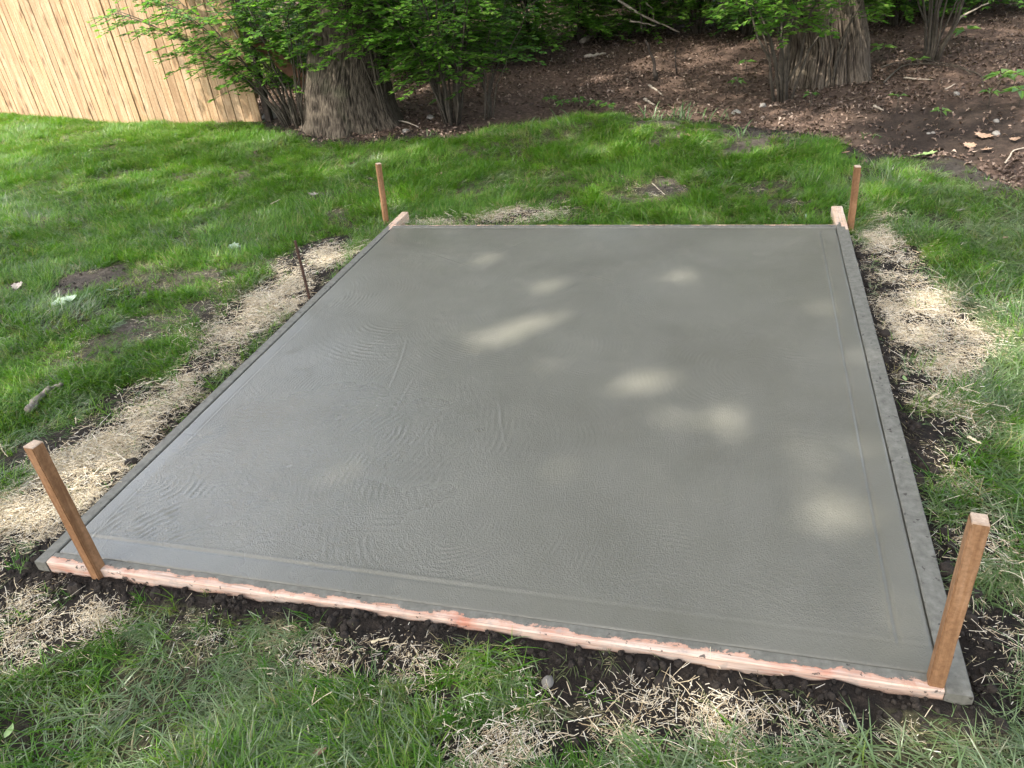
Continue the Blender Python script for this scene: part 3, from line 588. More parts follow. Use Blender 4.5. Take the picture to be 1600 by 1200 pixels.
for px, py, r in [(415, 45, .1), (400, 120, .1), (440, 125, .1), (440, 100, .1)]: spot3(px, py, bt1, r, .9)
for px, py, r in [(1285, 40, .06), (1268, 70, .06), (1278, 55, .05)]: spot3(px, py, bt2 * .96, r, .8)
for px, py, r in [(530, 165, .07), (550, 170, .06)]: spot3(px, py, bt1 * .97, r, .8)
LITE = [(1530, 480, 130, 200, 80, .42), (1000, 1130, 700, 120, 6, .34), (300, 1110, 360, 110, 0, .30), (1560, 700, 70, 160, 80, .5), (90, 205, 190, 30, 2, 1.0), (0, 235, 120, 40, -10, .95), (-150, 300, 200, 140, -20, .9), (250, 200, 120, 16, 2, .6), (120, 770, 120, 60, -30, .7), (60, 950, 170, 70, -10, .7), (30, 850, 110, 70, -20, .65), (470, 450, 90, 36, -40, .42), (560, 392, 60, 16, -35, .4), (230, 660, 70, 26, -35, .4),
        (1575, 560, 60, 60, 0, .85), (1550, 590, 60, 30, 0, .4), (1580, 710, 60, 40, 20, .75), (1430, 480, 70, 60, 50, .42), (1470, 600, 60, 40, 50, .35), (1390, 400, 60, 22, 30, .35), (1520, 740, 40, 18, 20, .4), (1560, 960, 60, 70, 70, .4), (1540, 258, 90, 14, 5, .4), (1480, 285, 60, 14, 5, .35), (1330, 250, 50, 12, 0, .3), (930, 190, 70, 8, -3, .5), (1010, 215, 140, 14, 0, .28), (700, 225, 120, 14, 0, .22), (480, 950, 90, 18, 5, .35), (650, 1030, 60, 34, 0, .3), (780, 1170, 60, 36, 0, .35), (1100, 1130, 150, 50, 10, .3)]
def openness(G):
    x, y = G[:, 0], G[:, 1]
    n = fbm(x, y, 11.0, 3, 1.6); t = .17 + .26 * sstep(-.05, .5, n) + (.10 + .30 * sstep(-.1, .45, n)) * np.maximum(sstep(-1.9, -2.8, x), sstep(4.1, 4.7, y))
    on = sdbox(x, y, X0, X1, Y0, Y1); t = np.where(on < .10, .006, t)
    wd = woods(x, y); t = np.where(wd > 0, .36 + .52 * sstep(-.2, .3, n), t)
    t = np.maximum(t, ells(x, y, LITE) * (on > .02))
    edge = sstep(.2, .9, 6.55 - .0 * x - y + .35 * fbm(x, y, 2, 2, .8) + .0)      # the crowns end before the fence
    lit = sstep(-3.5, -4.4, x + .5 * fbm(x, y, 5, 2, .9)) * (1 - edge)
    t = np.maximum(t, lit)
    return np.clip(t, .004, 1)
NL = 78000; A = .165
cr = np.random.default_rng(77)
G = np.stack([cr.uniform(-8.2, 4.2, NL), cr.uniform(-2.2, 11.5, NL)], -1); zc = 8.2 + 4.6 * cr.beta(2, 2, NL) + .5 * fbm(G[:, 0], G[:, 1], 4, 2, .5)
Pc = np.concatenate([G + SUN[:2] / SUN[2] * zc[:, None], zc[:, None]], 1)
area = 12.4 * 13.7 * SUN[2]; LAI = NL * (.5 * .7 * 1.0 * A * A * .9) / area * .62
keep = cr.uniform(size=NL) < np.clip(-np.log(openness(G)) / LAI, 0, 1)
for g, r, a in HOLES:
    d = np.hypot(G[:, 0] - g[0], G[:, 1] - g[1]); keep &= ~((d < r * .9 + .042) & (cr.uniform(size=NL) < a * .9))
Pc = Pc[keep]
tA, tB, tC = np.array([-8.6, -2.2]), np.array([-2.2, -5.2]), np.array([1.8, -2.6])
which = np.argmin([np.hypot(*(Pc[:, :2] - q).T) for q in (tA, tB, tC)], 0)
for i, (q, lb) in enumerate(((tA, 'tall leafy tree out of view to the left whose crown shades the lawn'), (tB, 'tall leafy tree standing behind the viewpoint and shading the slab'), (tC, 'tall leafy tree out of view behind the near right corner of the slab'))):
    z = float(terrain(np.array([q[0]]), np.array([q[1]]))[0]); b_ = np.array([q[0], q[1], z]); t_ = empty('tree', b_, lb, 'tree', 'tall trees around the yard'); sel = Pc[which == i]
    link_mesh('trunk', trunk_mesh('trunk', b_, [b_ + [0, 0, -.2], b_ + [.05, .1, 4], b_ + [.2, .3, 10]], [.3, .25, .1], 5, .1, 6, i * 1.7, .02, nseg=80, nring=80), M['bark2'], t_)
    if len(sel):
        mb = MB(); limbs(mb, (b_[0] + .1, b_[1] + .15, 5.5), [tuple(sel[cr.integers(len(sel))]) for _ in range(9)], .13); me = mb.mesh('limbs', True); me.transform(Matrix.Translation(-Vector(b_))); link_mesh('limbs', me, M['stem'], t_)
        leaf_cloud('crown', sel, A * 1.25, M['crown'], .7, 40 + i, .85, .12, t_, b_, centre=True)

# ================================================================== SHRUBS
def shrub(base, h, spread, nst, label, mat, seed, lean=(0, 0), leaf=.052, zmin=.28, twigs=16, stem_r=.011, bushy=1.0, group=None, cone=1.0, low=.2):
    r = np.random.default_rng(seed); base = np.asarray(base, float)
    root = empty('shrub', base, label, 'shrub', group); C = []; D = []
    tw = MB()
    for s_ in range(nst):
        a = r.uniform(0, 2 * math.pi); sp = spread * np.sqrt(r.uniform(.03, 1)) * cone; hh = h * r.uniform(.7, 1.05)
        end = np.array([math.cos(a) * sp + lean[0] * h, math.sin(a) * sp + lean[1] * h, hh]); st = np.array([math.cos(a) * .07 * r.uniform(.3, 1), math.sin(a) * .07 * r.uniform(.3, 1), -.05])
        ctl = st * .35 + end * .35 + np.array([-(end[0]) * .12, -(end[1]) * .12, hh * .28]); T = np.linspace(0, 1, 10)
        cur = np.array([(1 - t) ** 2 * st + 2 * t * (1 - t) * ctl + t * t * end for t in T]); cur[1:-1] += r.normal(0, .012, (8, 3))
        mb = MB(); r0 = stem_r * r.uniform(.6, 1.3); mb.tube(cur, [r0 * (1 - .75 * t) for t in T], 6); link_mesh('stem', mb.mesh('stem', True), M['stem'], root)
        for k_ in range(int(1.75 * twigs * r.uniform(.7, 1.3))):
            t = r.uniform(low, 1.0); p = np.array([np.interp(t, T, cur[:, q]) for q in range(3)])
            if p[2] < zmin * r.uniform(.8, 1.6): continue
            ta = a + r.normal(0, 1.1); tl = r.uniform(.16, .46) * (1.15 - .45 * t) * bushy; dr = np.array([math.cos(ta), math.sin(ta), r.uniform(-.05, .35)]); dr /= np.linalg.norm(dr)
            nl = max(3, int(tl / (leaf * .48))); pts = []
            for i in range(nl + 1):
                f = i / nl; q = p + dr * tl * f + np.array([0, 0, -.22 * tl * f * f]); pts.append(q)
                if i == 0: continue
                sd = np.array([-dr[1], dr[0], 0])
                for sg in (1, -1):
                    if r.uniform() < .1: continue
                    C.append(q + r.normal(0, .006, 3)); D.append(dr * .75 + sd * sg * r.uniform(.55, .95) + np.array([0, 0, r.uniform(-.35, .1)]))
            C.append(pts[-1]); D.append(dr + np.array([0, 0, -.2])); tw.tube(pts[::max(1, nl // 3)] + [pts[-1]], .0024, 4, False)
    me = tw.mesh('twigs', True); link_mesh('twigs', me, M['stem'], root, 'stuff')
    leaf_cloud('foliage', np.array(C), leaf, mat, .28, seed + 500, .56, .06, root, (0, 0, 0), np.array(D))
    return root
sb = M['shrub']; sd = M['shrub2']
b1 = gp((458, 196))
shrub(b1, 1.5, .8, 11, 'airy shrub leaning left in front of the fence end and the grey trunk', sb, 1, (-.45, -.05), .058, .35, 20, .011, 1.1)
shrub(gp((604, 198)), 1.9, .75, 16, 'tall multi stemmed shrub growing tight against the right side of the grey trunk', sb, 2, (-.14, -.12), .060, .62, 19, .012, 1.2)
shrub(gp((706, 194)), 1.9, 1.0, 24, 'wide dense shrub with many upright stems in the middle of the wood edge', sb, 3, (.0, -.05), .056, .42, 20, .011, 1.15)
shrub(gp((765, 186)), 1.2, .6, 6, 'thin low shrub just right of the wide dense shrub', sd, 4, (.35, .1), .056, .35, 12, .010, 1.1)
shrub(gp((1222, 158)), 1.5, 1.0, 11, 'shrub fanning out in front of the left side of the widest trunk', sb, 5, (-.15, -.02), .06, .55, 22, .012, 1.25)
shrub(gp((1288, 118)) + np.array([.0, -.35, 0]), 1.0, .6, 5, 'sparse shrub of bare stems standing against the widest trunk', sb, 6, (.1, 0), .055, .55, 6, .012)
shrub(gp((1455, 96)), 1.6, .8, 12, 'shrub with brown stems right of the widest trunk', sb, 7, (.05, 0), .058, .62, 16, .013, 1.1)
shrub(gp((472, 203)), 1.5, .55, 7, 'slender leafy shrub rising in front of the left side of the grey trunk', sb, 9, (.10, -.12), .058, .62, 15, .009, 1.1)
mids = [((905, 66), 1.7, 1.0, 'bushy shrub at the back left of the bare leaf strewn slope', 0), ((840, 88), 1.7, .9, 'shrub half hidden behind the wide dense shrub', 1), ((1010, 52), 1.5, .9, 'shrub behind the fallen pale branches', 0), ((1095, 52), 1.6, 1.0, 'shrub at the back right of the bare leaf strewn slope', 1), ((1165, 56), 1.6, .9, 'shrub just left of and behind the widest trunk', 1),
        ((640, 118), 1.8, .9, 'shrub behind the tall stems beside the grey trunk', 1), ((560, 100), 1.8, .8, 'shrub directly behind the grey trunk', 1), ((440, 128), 1.4, .8, 'sunny yellow green shrub behind the fence end', 2), ((745, 100), 1.9, 1.0, 'shrub behind the wide dense shrub', 1), ((1400, 40), 1.7, .9, 'dark shrub behind the right side of the widest trunk', 1), ((1510, 22), 1.3, .9, 'low dark shrub at the top of the right slope', 1), ((370, 100), 1.8, .9, 'shrub growing behind the fence near its end', 1), ((-30, 95), 1.9, 1.2, 'dark shrub behind the far left end of the fence', 1), ((90, 100), 1.9, 1.2, 'dark shrub behind the fence left of its panel joint', 1), ((210, 100), 1.9, 1.1, 'dark shrub behind the fence right of its panel joint', 1)]
M['sunny'] = m_leaf('yellow_green_leaves', [(0, (.08, .15, .025)), (.5, (.12, .20, .035)), (1, (.18, .25, .055))], .45, .45, 1.5, .35, 'tone')
for i, (p, h, sp, lb, mt) in enumerate(mids):
    shrub(gp(p), h, sp, 13, lb, (sb, sb if i % 2 else sd, M['sunny'])[mt], 60 + i, (0, -.02), .066, .10, 22, .010, 1.3, 'shrubs along the back of the wood edge', low=.06)
k = 0
for y, xs in ((12.2, np.arange(-6, 7.2, 1.5)), (14.3, np.arange(-7, 8.5, 1.9))):
    for x in xs:
        x_ = x + random.uniform(-.4, .4); y_ = y + random.uniform(-.5, .5)
        shrub((x_, y_, float(terrain(np.array([x_]), np.array([y_]))[0])), 2.3, 1.2, 10, 'dark leafy shrub among the undergrowth deep in the wood', sd, 100 + k, (0, 0), .085, .1, 15, .010, 1.7, 'dark shrubs deep in the wood'); k += 1

# ================================================================== SCATTER (grass, straw, litter, clods)
def scatter(name, P, rot, scl, idx, protos, label, cat):
    me = bpy.data.meshes.new(name); me.vertices.add(len(P)); me.vertices.foreach_set('co', np.asarray(P, np.float32).ravel())
    a = me.attributes.new('rot', 'FLOAT_VECTOR', 'POINT'); a.data.foreach_set('vector', np.asarray(rot, np.float32).ravel())
    a = me.attributes.new('scl', 'FLOAT_VECTOR', 'POINT'); a.data.foreach_set('vector', np.asarray(scl, np.float32).ravel())
    a = me.attributes.new('idx', 'INT', 'POINT'); a.data.foreach_set('value', np.asarray(idx, np.int32)); me.update()
    o = bpy.data.objects.new(name, me); COL.objects.link(o); tag(o, label, cat, kind='stuff')
    pc = bpy.data.collections.new(name + '_pieces')
    for p in protos: pc.objects.link(p)
    g = bpy.data.node_groups.new(name, 'GeometryNodeTree'); g.interface.new_socket('Geometry', in_out='INPUT', socket_type='NodeSocketGeometry'); g.interface.new_socket('Geometry', in_out='OUTPUT', socket_type='NodeSocketGeometry')
    n = g.nodes; i = n.new('NodeGroupInput'); ou = n.new('NodeGroupOutput'); ip = n.new('GeometryNodeInstanceOnPoints'); ci = n.new('GeometryNodeCollectionInfo')
    ci.inputs[0].default_value = pc; ci.inputs['Separate Children'].default_value = True; ci.inputs['Reset Children'].default_value = True; ip.inputs['Pick Instance'].default_value = True
    def na(nm, t): x = n.new('GeometryNodeInputNamedAttribute'); x.data_type = t; x.inputs['Name'].default_value = nm; return x.outputs[0]
    er = n.new('FunctionNodeEulerToRotation'); L = g.links.new
    L(na('rot', 'FLOAT_VECTOR'), er.inputs[0]); L(er.outputs[0], ip.inputs['Rotation']); L(na('scl', 'FLOAT_VECTOR'), ip.inputs['Scale']); L(na('idx', 'INT'), ip.inputs['Instance Index'])
    L(i.outputs[0], ip.inputs['Points']); L(ci.outputs[0], ip.inputs['Instance']); L(ip.outputs[0], ou.inputs[0])
    md = o.modifiers.new('scatter', 'NODES'); md.node_group = g; return o
def proto(name, V, F, mat, smooth=True):
    me = bpy.data.meshes.new(name); me.from_pydata(V, [], F); me.update(); me.materials.append(mat)
    for p in me.polygons: p.use_smooth = smooth
    return bpy.data.objects.new(name, me)
def blade(V, F, r, root, length, width, az, lean, droop):
    d = Vector((math.cos(az), math.sin(az), 0)); s_ = Vector((-d.y, d.x, 0)); n0 = len(V); p = Vector(root); el = math.pi / 2 - lean; N = 4
    tw = r.uniform(-.6, .6); s_ = (s_ * math.cos(tw) + Vector((0, 0, 1)) * math.sin(tw) * .6).normalized()
    for i in range(N):
        wv = width * (1, .95, .75, .45)[i] * .5; V += [tuple(p - s_ * wv), tuple(p + s_ * wv)]
        p = p + (d * math.cos(el) + Vector((0, 0, 1)) * math.sin(el)) * (length / N); el -= droop / N
    V.append(tuple(p))
    for i in range(N - 1): F.append((n0 + 2 * i, n0 + 2 * i + 1, n0 + 2 * i + 3, n0 + 2 * i + 2))
    F.append((n0 + 2 * N - 2, n0 + 2 * N - 1, n0 + 2 * N))
def tuft(seed, nb, rad, L, wd, leanm, mat, name='grass_tuft'):
    r = random.Random(seed); V = []; F = []
    for _ in range(nb):
        a = r.uniform(0, 6.28); q = rad * math.sqrt(r.random()); az = r.gauss(0, .9) if r.random() < .75 else r.uniform(0, 6.28)
        blade(V, F, r, (q * math.cos(a), q * math.sin(a), -.004), L * r.uniform(.5, 1.15), wd * r.uniform(.7, 1.2), az, max(.05, r.gauss(leanm, .25)), r.uniform(.4, 1.5))
    return proto(name, V, F, mat)
def in_view(x, y, margin, z=-.03):
    px, py, d = proj(np.stack([x, y, np.full_like(x, z)], -1)); return (d > .1) & (px > -margin) & (px < 1600 + margin) & (py > -margin) & (py < 1200 + margin)
sr = np.random.default_rng(9)
def sample(n, x0, x1, y0, y1, prob, margin=160):
    x = sr.uniform(x0, x1, n); y = sr.uniform(y0, y1, n); v = in_view(x, y, margin); x, y = x[v], y[v]
    kp = sr.uniform(size=len(x)) < prob(x, y); return x[kp], y[kp]
PALE = 14
tufts = [tuft(i, 15, .028, .075, .0030, .55, M['grass']) for i in range(7)] + [tuft(20 + i, 12, .03, .095, .0030, .95, M['grass']) for i in range(4)] + [tuft(40 + i, 14, .035, .07, .0024, 1.25, M['grass_dry']) for i in range(3)] + [tuft(60 + i, 14, .03, .095, .0031, 1.0, M['grass_pale']) for i in range(5)]
def grass_layer(name, n, box, label, sc):
    def pr(x, y):
        d = np.hypot(x, y); return grass_mask(x, y) * np.clip(.72 + .75 * fbm(x, y, 1.2, 2, 1.7) + .35 * fbm(x, y, 6, 2, 6), .22, 1)
    x, y = sample(n, *box, pr)
    z = terrain(x, y); flow = 2.4 * fbm(x, y, 20, 2, .8) * 2 + 1.2 * fbm(x, y, 30, 1, 3.5) - 1.2
    dens = grass_mask(x, y); s_ = sc * (.68 + .30 * dens + .38 * fbm(x, y, 40, 2, 1.5) + .30 * fbm(x, y, 43, 2, 4.5)) * sr.uniform(.75, 1.2, len(x)); s_ = np.clip(s_, .4, 1.7)
    rot = np.stack([sr.normal(0, .12, len(x)), sr.normal(0, .12, len(x)), flow + sr.normal(0, .38, len(x))], -1)
    dry = sr.uniform(size=len(x)) < np.clip(.06 + .45 * sstep(.15, .6, fbm(x, y, 50, 3, 1.1)) + .3 * sstep(.3, .6, soil_mask(x, y)), 0, .7)
    idx = np.where(dry, sr.integers(11, 14, len(x)), sr.integers(0, 11, len(x)))
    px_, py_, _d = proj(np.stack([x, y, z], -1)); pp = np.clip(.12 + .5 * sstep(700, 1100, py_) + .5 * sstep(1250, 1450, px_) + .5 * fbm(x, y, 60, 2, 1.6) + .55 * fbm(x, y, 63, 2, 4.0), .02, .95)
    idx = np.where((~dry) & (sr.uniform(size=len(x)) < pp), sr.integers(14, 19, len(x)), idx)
    scl = np.stack([s_ * 1.05, s_ * 1.05, s_ * sr.uniform(.75, 1.1, len(x))], -1)
    print(name, len(x)); return scatter(name, np.stack([x, y, z], -1), rot, scl, idx, tufts, label, 'grass')
def copy_protos():
    out = []
    for p in tufts: out.append(p.copy())
    return out
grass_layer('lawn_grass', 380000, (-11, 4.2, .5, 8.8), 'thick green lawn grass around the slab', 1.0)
# straw
straws = []
for i in range(10):
    r = random.Random(300 + i); V = []; F = []; T = []
    for _ in range(30):
        x, y, a = r.gauss(0, .05), r.gauss(0, .05), r.gauss(0, .9) if r.random() < .6 else r.uniform(0, 6.28); L = r.choice((.005, .007, .009, .011, .014, .017, .021, .026, .034, .05)) * r.uniform(.8, 1.2); wd = r.uniform(.0004, .0009) * (1.3 if L < .015 else 1); z0 = r.uniform(.0, .009); tl = r.gauss(0, .09); bd = r.gauss(0, .045) * L; bz = abs(r.gauss(0, .03)) * L
        d = Vector((math.cos(a), math.sin(a), tl)); s_ = Vector((-math.sin(a), math.cos(a), 0)); p = Vector((x, y, z0)); n0 = len(V); tone = min(1, max(0, r.gauss(.55, .27))); N = 3 if L < .03 else 5
        for q in range(N):
            f = q / (N - 1) - .5; c_ = p + d * L * f + s_ * bd * (1 - 4 * f * f) + Vector((0, 0, bz * (1 - 4 * f * f))); V += [tuple(c_ - s_ * wd), tuple(c_ + Vector((0, 0, wd * .9))), tuple(c_ + s_ * wd)]; T += [tone] * 3
        for q in range(N - 1): F += [(n0 + q * 3, n0 + q * 3 + 1, n0 + q * 3 + 4, n0 + q * 3 + 3), (n0 + q * 3 + 1, n0 + q * 3 + 2, n0 + q * 3 + 5, n0 + q * 3 + 4)]
    o = proto('straw_pieces', V, F, M['straw'], False); at = o.data.attributes.new('tone', 'FLOAT', 'POINT'); at.data.foreach_set('value', np.array(T, np.float32)); straws.append(o)
x, y = sample(340000, -4.5, 2.2, .4, 5.2, lambda x, y: straw_mask(x, y) ** 1.3 * sstep(-.22, .30, fbm(x, y, 70, 3, 8)))
x2, y2 = sample(9000, -4.5, 2.2, .4, 5.2, lambda x, y: .07 * (sdbox(x, y, X0, X1, Y0, Y1) > .015) * sstep(2.2, .5, sdbox(x, y, X0, X1, Y0, Y1)))
x, y = np.r_[x, x2], np.r_[y, y2]; n = len(x); print('straw', n); s_ = np.clip(np.exp(sr.normal(-.28, .30, n)), .4, 1.7); _d = sdbox(x, y, X0, X1, Y0, Y1); s_ = np.where(_d < .035, .0, np.minimum(s_, np.clip(_d / .11, .3, 3)))
scatter('straw', np.stack([x, y, terrain(x, y) + sr.uniform(-.002, .006, n)], -1), np.stack([sr.normal(0, .12, n), sr.normal(0, .12, n), sr.uniform(0, 6.28, n)], -1), np.stack([s_, s_, s_], -1), sr.integers(0, 10, n), straws, 'loose chopped pale straw spread on bare soil round the forms', 'straw')
# clods
clods = []
for i in range(6):
    bm = bmesh.new(); bmesh.ops.create_icosphere(bm, subdivisions=2, radius=.01)
    for v in bm.verts: v.co *= 1 + .45 * float(pnoise(v.co.x * 130 + i * 7, v.co.y * 130, v.co.z * 130)); v.co.z *= .75
    me = bpy.data.meshes.new('soil_clod'); bm.to_mesh(me); bm.free(); me.materials.append(M['clod']); clods.append(bpy.data.objects.new('soil_clod', me))
def clodp(x, y):
    d = sdbox(x, y, X0, X1, Y0, Y1); e = .75 * sstep(.17, .03, d) * sstep(4.2, 3.6, y) + .22 * sstep(.55, .9, soil_mask(x, y)) * (woods(x, y) < .4) + .12 * straw_mask(x, y); return e * (d > .008)
x, y = sample(130000, -4.5, 2.4, .4, 6.6, clodp); n = len(x); print('clods', n); s_ = np.exp(sr.normal(-.75, .5, n)) * np.where(sdbox(x, y, X0, X1, Y0, Y1) < .09, 1.15, .8)
scatter('soil_crumbs', np.stack([x, y, terrain(x, y) + .002], -1), sr.uniform(0, 6.28, (n, 3)), np.stack([s_, s_, s_], -1), sr.integers(0, 6, n), clods, 'dark crumbly soil dug up along the form boards', 'soil')
# leaf litter
def leaf_outline(kind, r):
    if kind == 'oval': return [(math.sin(math.pi * t) * .26 * (1.15 - .4 * t), t) for t in (.0, .2, .45, .7, .9, 1.0)]
    return [(.0, 0), (.20, .12), (.12, .25), (.34, .42), (.17, .52), (.30, .72), (.13, .78), (.0, 1.0)]
def curled_leaf(kind, size, r, curl, mat, name):
    o = leaf_outline(kind, r); V = []; F = []; n = len(o)
    ky, kx = r.uniform(-1, 1) * curl, r.uniform(.2, 1) * curl
    for wv, t in o:
        for sg in (-1, 0, 1):
            x_, y_ = sg * wv * size, (t - .5) * size; V.append((x_, y_, abs(x_) * kx * 1.2 + (y_ * y_ / size) * ky * 1.6 + r.uniform(-.03, .03) * size))
    for i in range(n - 1):
        for k_ in (0, 1): F.append((i * 3 + k_, i * 3 + k_ + 1, (i + 1) * 3 + k_ + 1, (i + 1) * 3 + k_))
    return proto(name, V, F, mat)
lr = random.Random(5)
leafp = [curled_leaf(lr.choice(('oval', 'oval', 'lobed')), lr.uniform(.03, .062), lr, 1.1, M['litter'], 'dead_leaf') for _ in range(10)]
bare = lambda x, y: 1 - .8 * ells(x, y, [(1480, 190, 170, 40, 3, 1), (1330, 205, 90, 14, 3, .6), (940, 165, 140, 14, 0, .7)])
x, y = sample(150000, -6, 7, 4.6, 14, lambda x, y: (.06 * sstep(-.9, -.1, woods(x, y)) + .94 * sstep(-.2, .3, woods(x, y))) * np.clip(.6 + .6 * fbm(x, y, 3, 2, 1.2), .15, 1) * bare(x, y) * np.clip(1.25 - .05 * y, .3, 1), 120); n = len(x); print('litter', n); s_ = sr.uniform(.4, 1.05, n)
scatter('leaf_litter', np.stack([x, y, terrain(x, y) + sr.uniform(.0, .02, n)], -1), np.stack([sr.normal(0, .35, n), sr.normal(0, .35, n), sr.uniform(0, 6.28, n)], -1), np.stack([s_, s_, s_], -1), sr.integers(0, 10, n), leafp, 'brown dead leaves covering the woodland floor', 'leaf litter')

# ================================================================== SMALL THINGS ON THE GROUND
def stick(pxs, rad, mat, label, name='fallen_stick', lift=0.0, group='fallen sticks and branches in the wood', depths=None, seg=7):
    P = []
    for i, p in enumerate(pxs):
        if depths is not None and depths[i] is not None: q = at_depth(p, depths[i])
        else: q = gp(p) + np.array([0, 0, lift])
        P.append(q)
    P = np.array(P); t = np.linspace(0, 1, len(P)); T = np.linspace(0, 1, max(8, len(P) * 3)); C = np.stack([np.interp(T, t, P[:, k]) for k in range(3)], -1)
    C += np.stack([fbm(T * 6, P[0, 0] * 9 + k, k, 2) for k in range(3)], -1) * rad * .8
    mb = MB(); mb.tube(C, [rad * (1.05 - .6 * u) * (1 + .18 * math.sin(17 * u + P[0, 0])) for u in T], seg); me = mb.mesh(name, True); b0 = Vector(C[0]); me.transform(Matrix.Translation(-b0))
    o = link_mesh(name, me, mat); o.location = b0; tag(o, label, 'stick' if rad < .03 else 'branch', group); return o
dB = gp((1030, 66))
stick([(965, 0), (1000, 22), (1030, 36), (1062, 50)], .016, M['paleb'], 'long pale dead branch slanting down through the back shrubs', depths=[dB] * 4)
stick([(983, 33), (1000, 35), (1026, 41)], .012, M['paleb'], 'short pale branch below the long slanting dead branch', depths=[dB] * 3)
stick([(1006, 2), (1020, 14), (1021, 32)], .009, M['paleb'], 'thin curved pale twig beside the upright sapling stem', depths=[dB] * 3)
stick([(1003, 52), (1001, 25), (1000, -14)], .012, M['stem'], 'upright bare sapling stem between the back shrubs', 'sapling_stem', depths=[dB] * 3)
stick([(909, 69), (924, 60), (939, 53)], .035, M['paleb'], 'grey log end poking out under the back shrubs', 'log', .03)
stick([(914, 92), (930, 89), (946, 86)], .022, M['paleb'], 'pale broken stick lying across the bare slope', lift=.02)
stk = gp((1025, 126)); stick([(1025, 126), (1020, 92), (1009, 62)], .02, M['darkb'], 'dark crooked dead stick standing upright on the bare slope', 'dead_stick', depths=[stk] * 3)
tw = gp((1057, 118)); stick([(1057, 118), (1055, 80), (1061, 66)], .007, M['darkb'], 'thin forked dead twig standing right of the dark crooked stick', 'dead_twig', depths=[tw] * 3)
stick([(1014, 135), (1025, 142), (1036, 151)], .012, M['paleb'], 'curved pale stick below the dark crooked stick', lift=.01)
stick([(1007, 157), (1015, 162), (1023, 166)], .014, M['paleb'], 'short whitish stick at the lip of the lawn', lift=.012)
stick([(1380, 135), (1410, 106), (1445, 105), (1490, 110), (1530, 122), (1536, 142)], .007, M['stem'], 'long thin bowed twig arching over the leaf litter at the right', lift=.03)
stick([(1375, 115), (1400, 106), (1440, 102), (1482, 110), (1500, 114), (1515, 127)], .006, M['stem'], 'second thin bowed twig just behind the long bowed one', lift=.05)
stick([(1412, 124), (1435, 126), (1460, 127)], .008, M['paleb'], 'pale straight twig lying below the bowed twigs', lift=.012)
stick([(1476, 142), (1485, 138), (1493, 133)], .007, M['paleb'], 'short pale bent twig on the dark soil at the right', lift=.012)
pb_ = gp((1476, 66)); stick([(1474, 72), (1488, 50), (1502, 25), (1545, 4)], .013, M['paleb'], 'pale dead branch leaning out of the right hand shrub', depths=[pb_] * 4)
stick([(1366, 169), (1374, 172), (1379, 175)], .012, M['paleb'], 'small whitish stick on the soil below the widest trunk', lift=.012)
stick([(590, 195), (615, 192), (640, 197), (655, 204)], .009, M['paleb'], 'grey twig lying at the foot of the tall multi stemmed shrub', lift=.03)
stick([(1570, 258), (1583, 238), (1605, 232)], .006, M['paleb'], 'thin forked pale twig on the soil at the right edge', lift=.012)
sb_ = stick([(48, 652), (58, 640), (72, 622), (86, 612), (101, 605)], .017, M['greybark'], 'chunky grey barked stick lying in the grass at the left', 'bark_stick', .028, 'sticks in the lawn', seg=9)
stick([(1450, 632), (1466, 621), (1482, 612)], .0045, M['stalk'], 'straight pale stalk lying on the grass edge at the right', 'straw_stalk', .02, 'sticks in the lawn')
stick([(1509, 696), (1520, 702), (1530, 707)], .0045, M['stalk'], 'short flat pale stalk on the grass above the near right stake', 'straw_stalk', .035, 'sticks in the lawn')
stick([(583, 1011), (596, 1007), (611, 1003)], .004, M['stalk'], 'yellow stalk lying on the soil in front of the form', 'straw_stalk', .02, 'sticks in the lawn')
stick([(425, 325), (440, 318), (432, 322)], .004, M['paleb'], 'thin pale twig in the grass beyond the steel rod', 'twig', .03, 'sticks in the lawn')
stick([(1019, 291), (1030, 301), (1039, 309)], .004, M['paleb'], 'thin pale twig on the thin grass behind the slab', 'twig', .02, 'sticks in the lawn')
# stones
def stone(px, size, label, group='field stones at the wood edge', flat=.6):
    bm = bmesh.new(); bmesh.ops.create_icosphere(bm, subdivisions=3, radius=1); k_ = px[0] * .37
    for v in bm.verts:
        c = v.co.copy(); f = 1 + .28 * float(pnoise(c.x * 1.1 + k_, c.y * 1.1, c.z * 1.1)) + .08 * float(pnoise(c.x * 3.3 + k_, c.y * 3.3, c.z * 3.3)); v.co = Vector((c.x * size * f, c.y * size * .8 * f, c.z * size * flat * f))
    me = bpy.data.meshes.new('stone'); bm.to_mesh(me); bm.free()
    for p in me.polygons: p.use_smooth = True
    me.transform(Matrix.Scale(.68, 4)); size *= .68
    o = link_mesh('stone', me, M['stone']); q = gp(px); o.location = Vector(q) + Vector((0, 0, size * flat * .2)); o.rotation_euler = (.1, .1, px[0]); tag(o, label, 'stone', group)
for px, sz, lb in [((425, 182), .16, 'large flat grey stone behind the fence end post'), ((634, 207), .06, 'pointed pale stone in the grass right of the grey trunk'), ((515, 207), .035, 'small pale stone at the foot of the grey trunk'), ((520, 215), .03, 'small flat stone just in front of the grey trunk'), ((1150, 177), .06, 'rounded pale stone on the lawn edge left of the widest trunk'),
                   ((1192, 166), .05, 'pale stone below the shrub in front of the widest trunk'), ((1494, 148), .045, 'round stone on the dark soil at the right'), ((1557, 210), .045, 'white rounded pebble on the soil at the right edge'), ((1557, 190), .035, 'small yellowish stone above the white pebble'), ((673, 185), .06, 'small grey stone beside the wide dense shrub'),
                   ((1496, 307), .03, 'small grey stone in the right hand grass'), ((1458, 208), .025, 'tiny white pebble on the dark soil at the right'), ((1451, 209), .022, 'tiny white pebble below the dark soil patch')]: stone(px, sz, lb)
stone((856, 1068), .024, 'pale lump of stone in the soil in front of the form', None, .9)
stone((1317, 1136), .016, 'pale greenish pebble in the soil near the right front corner', None, .7)
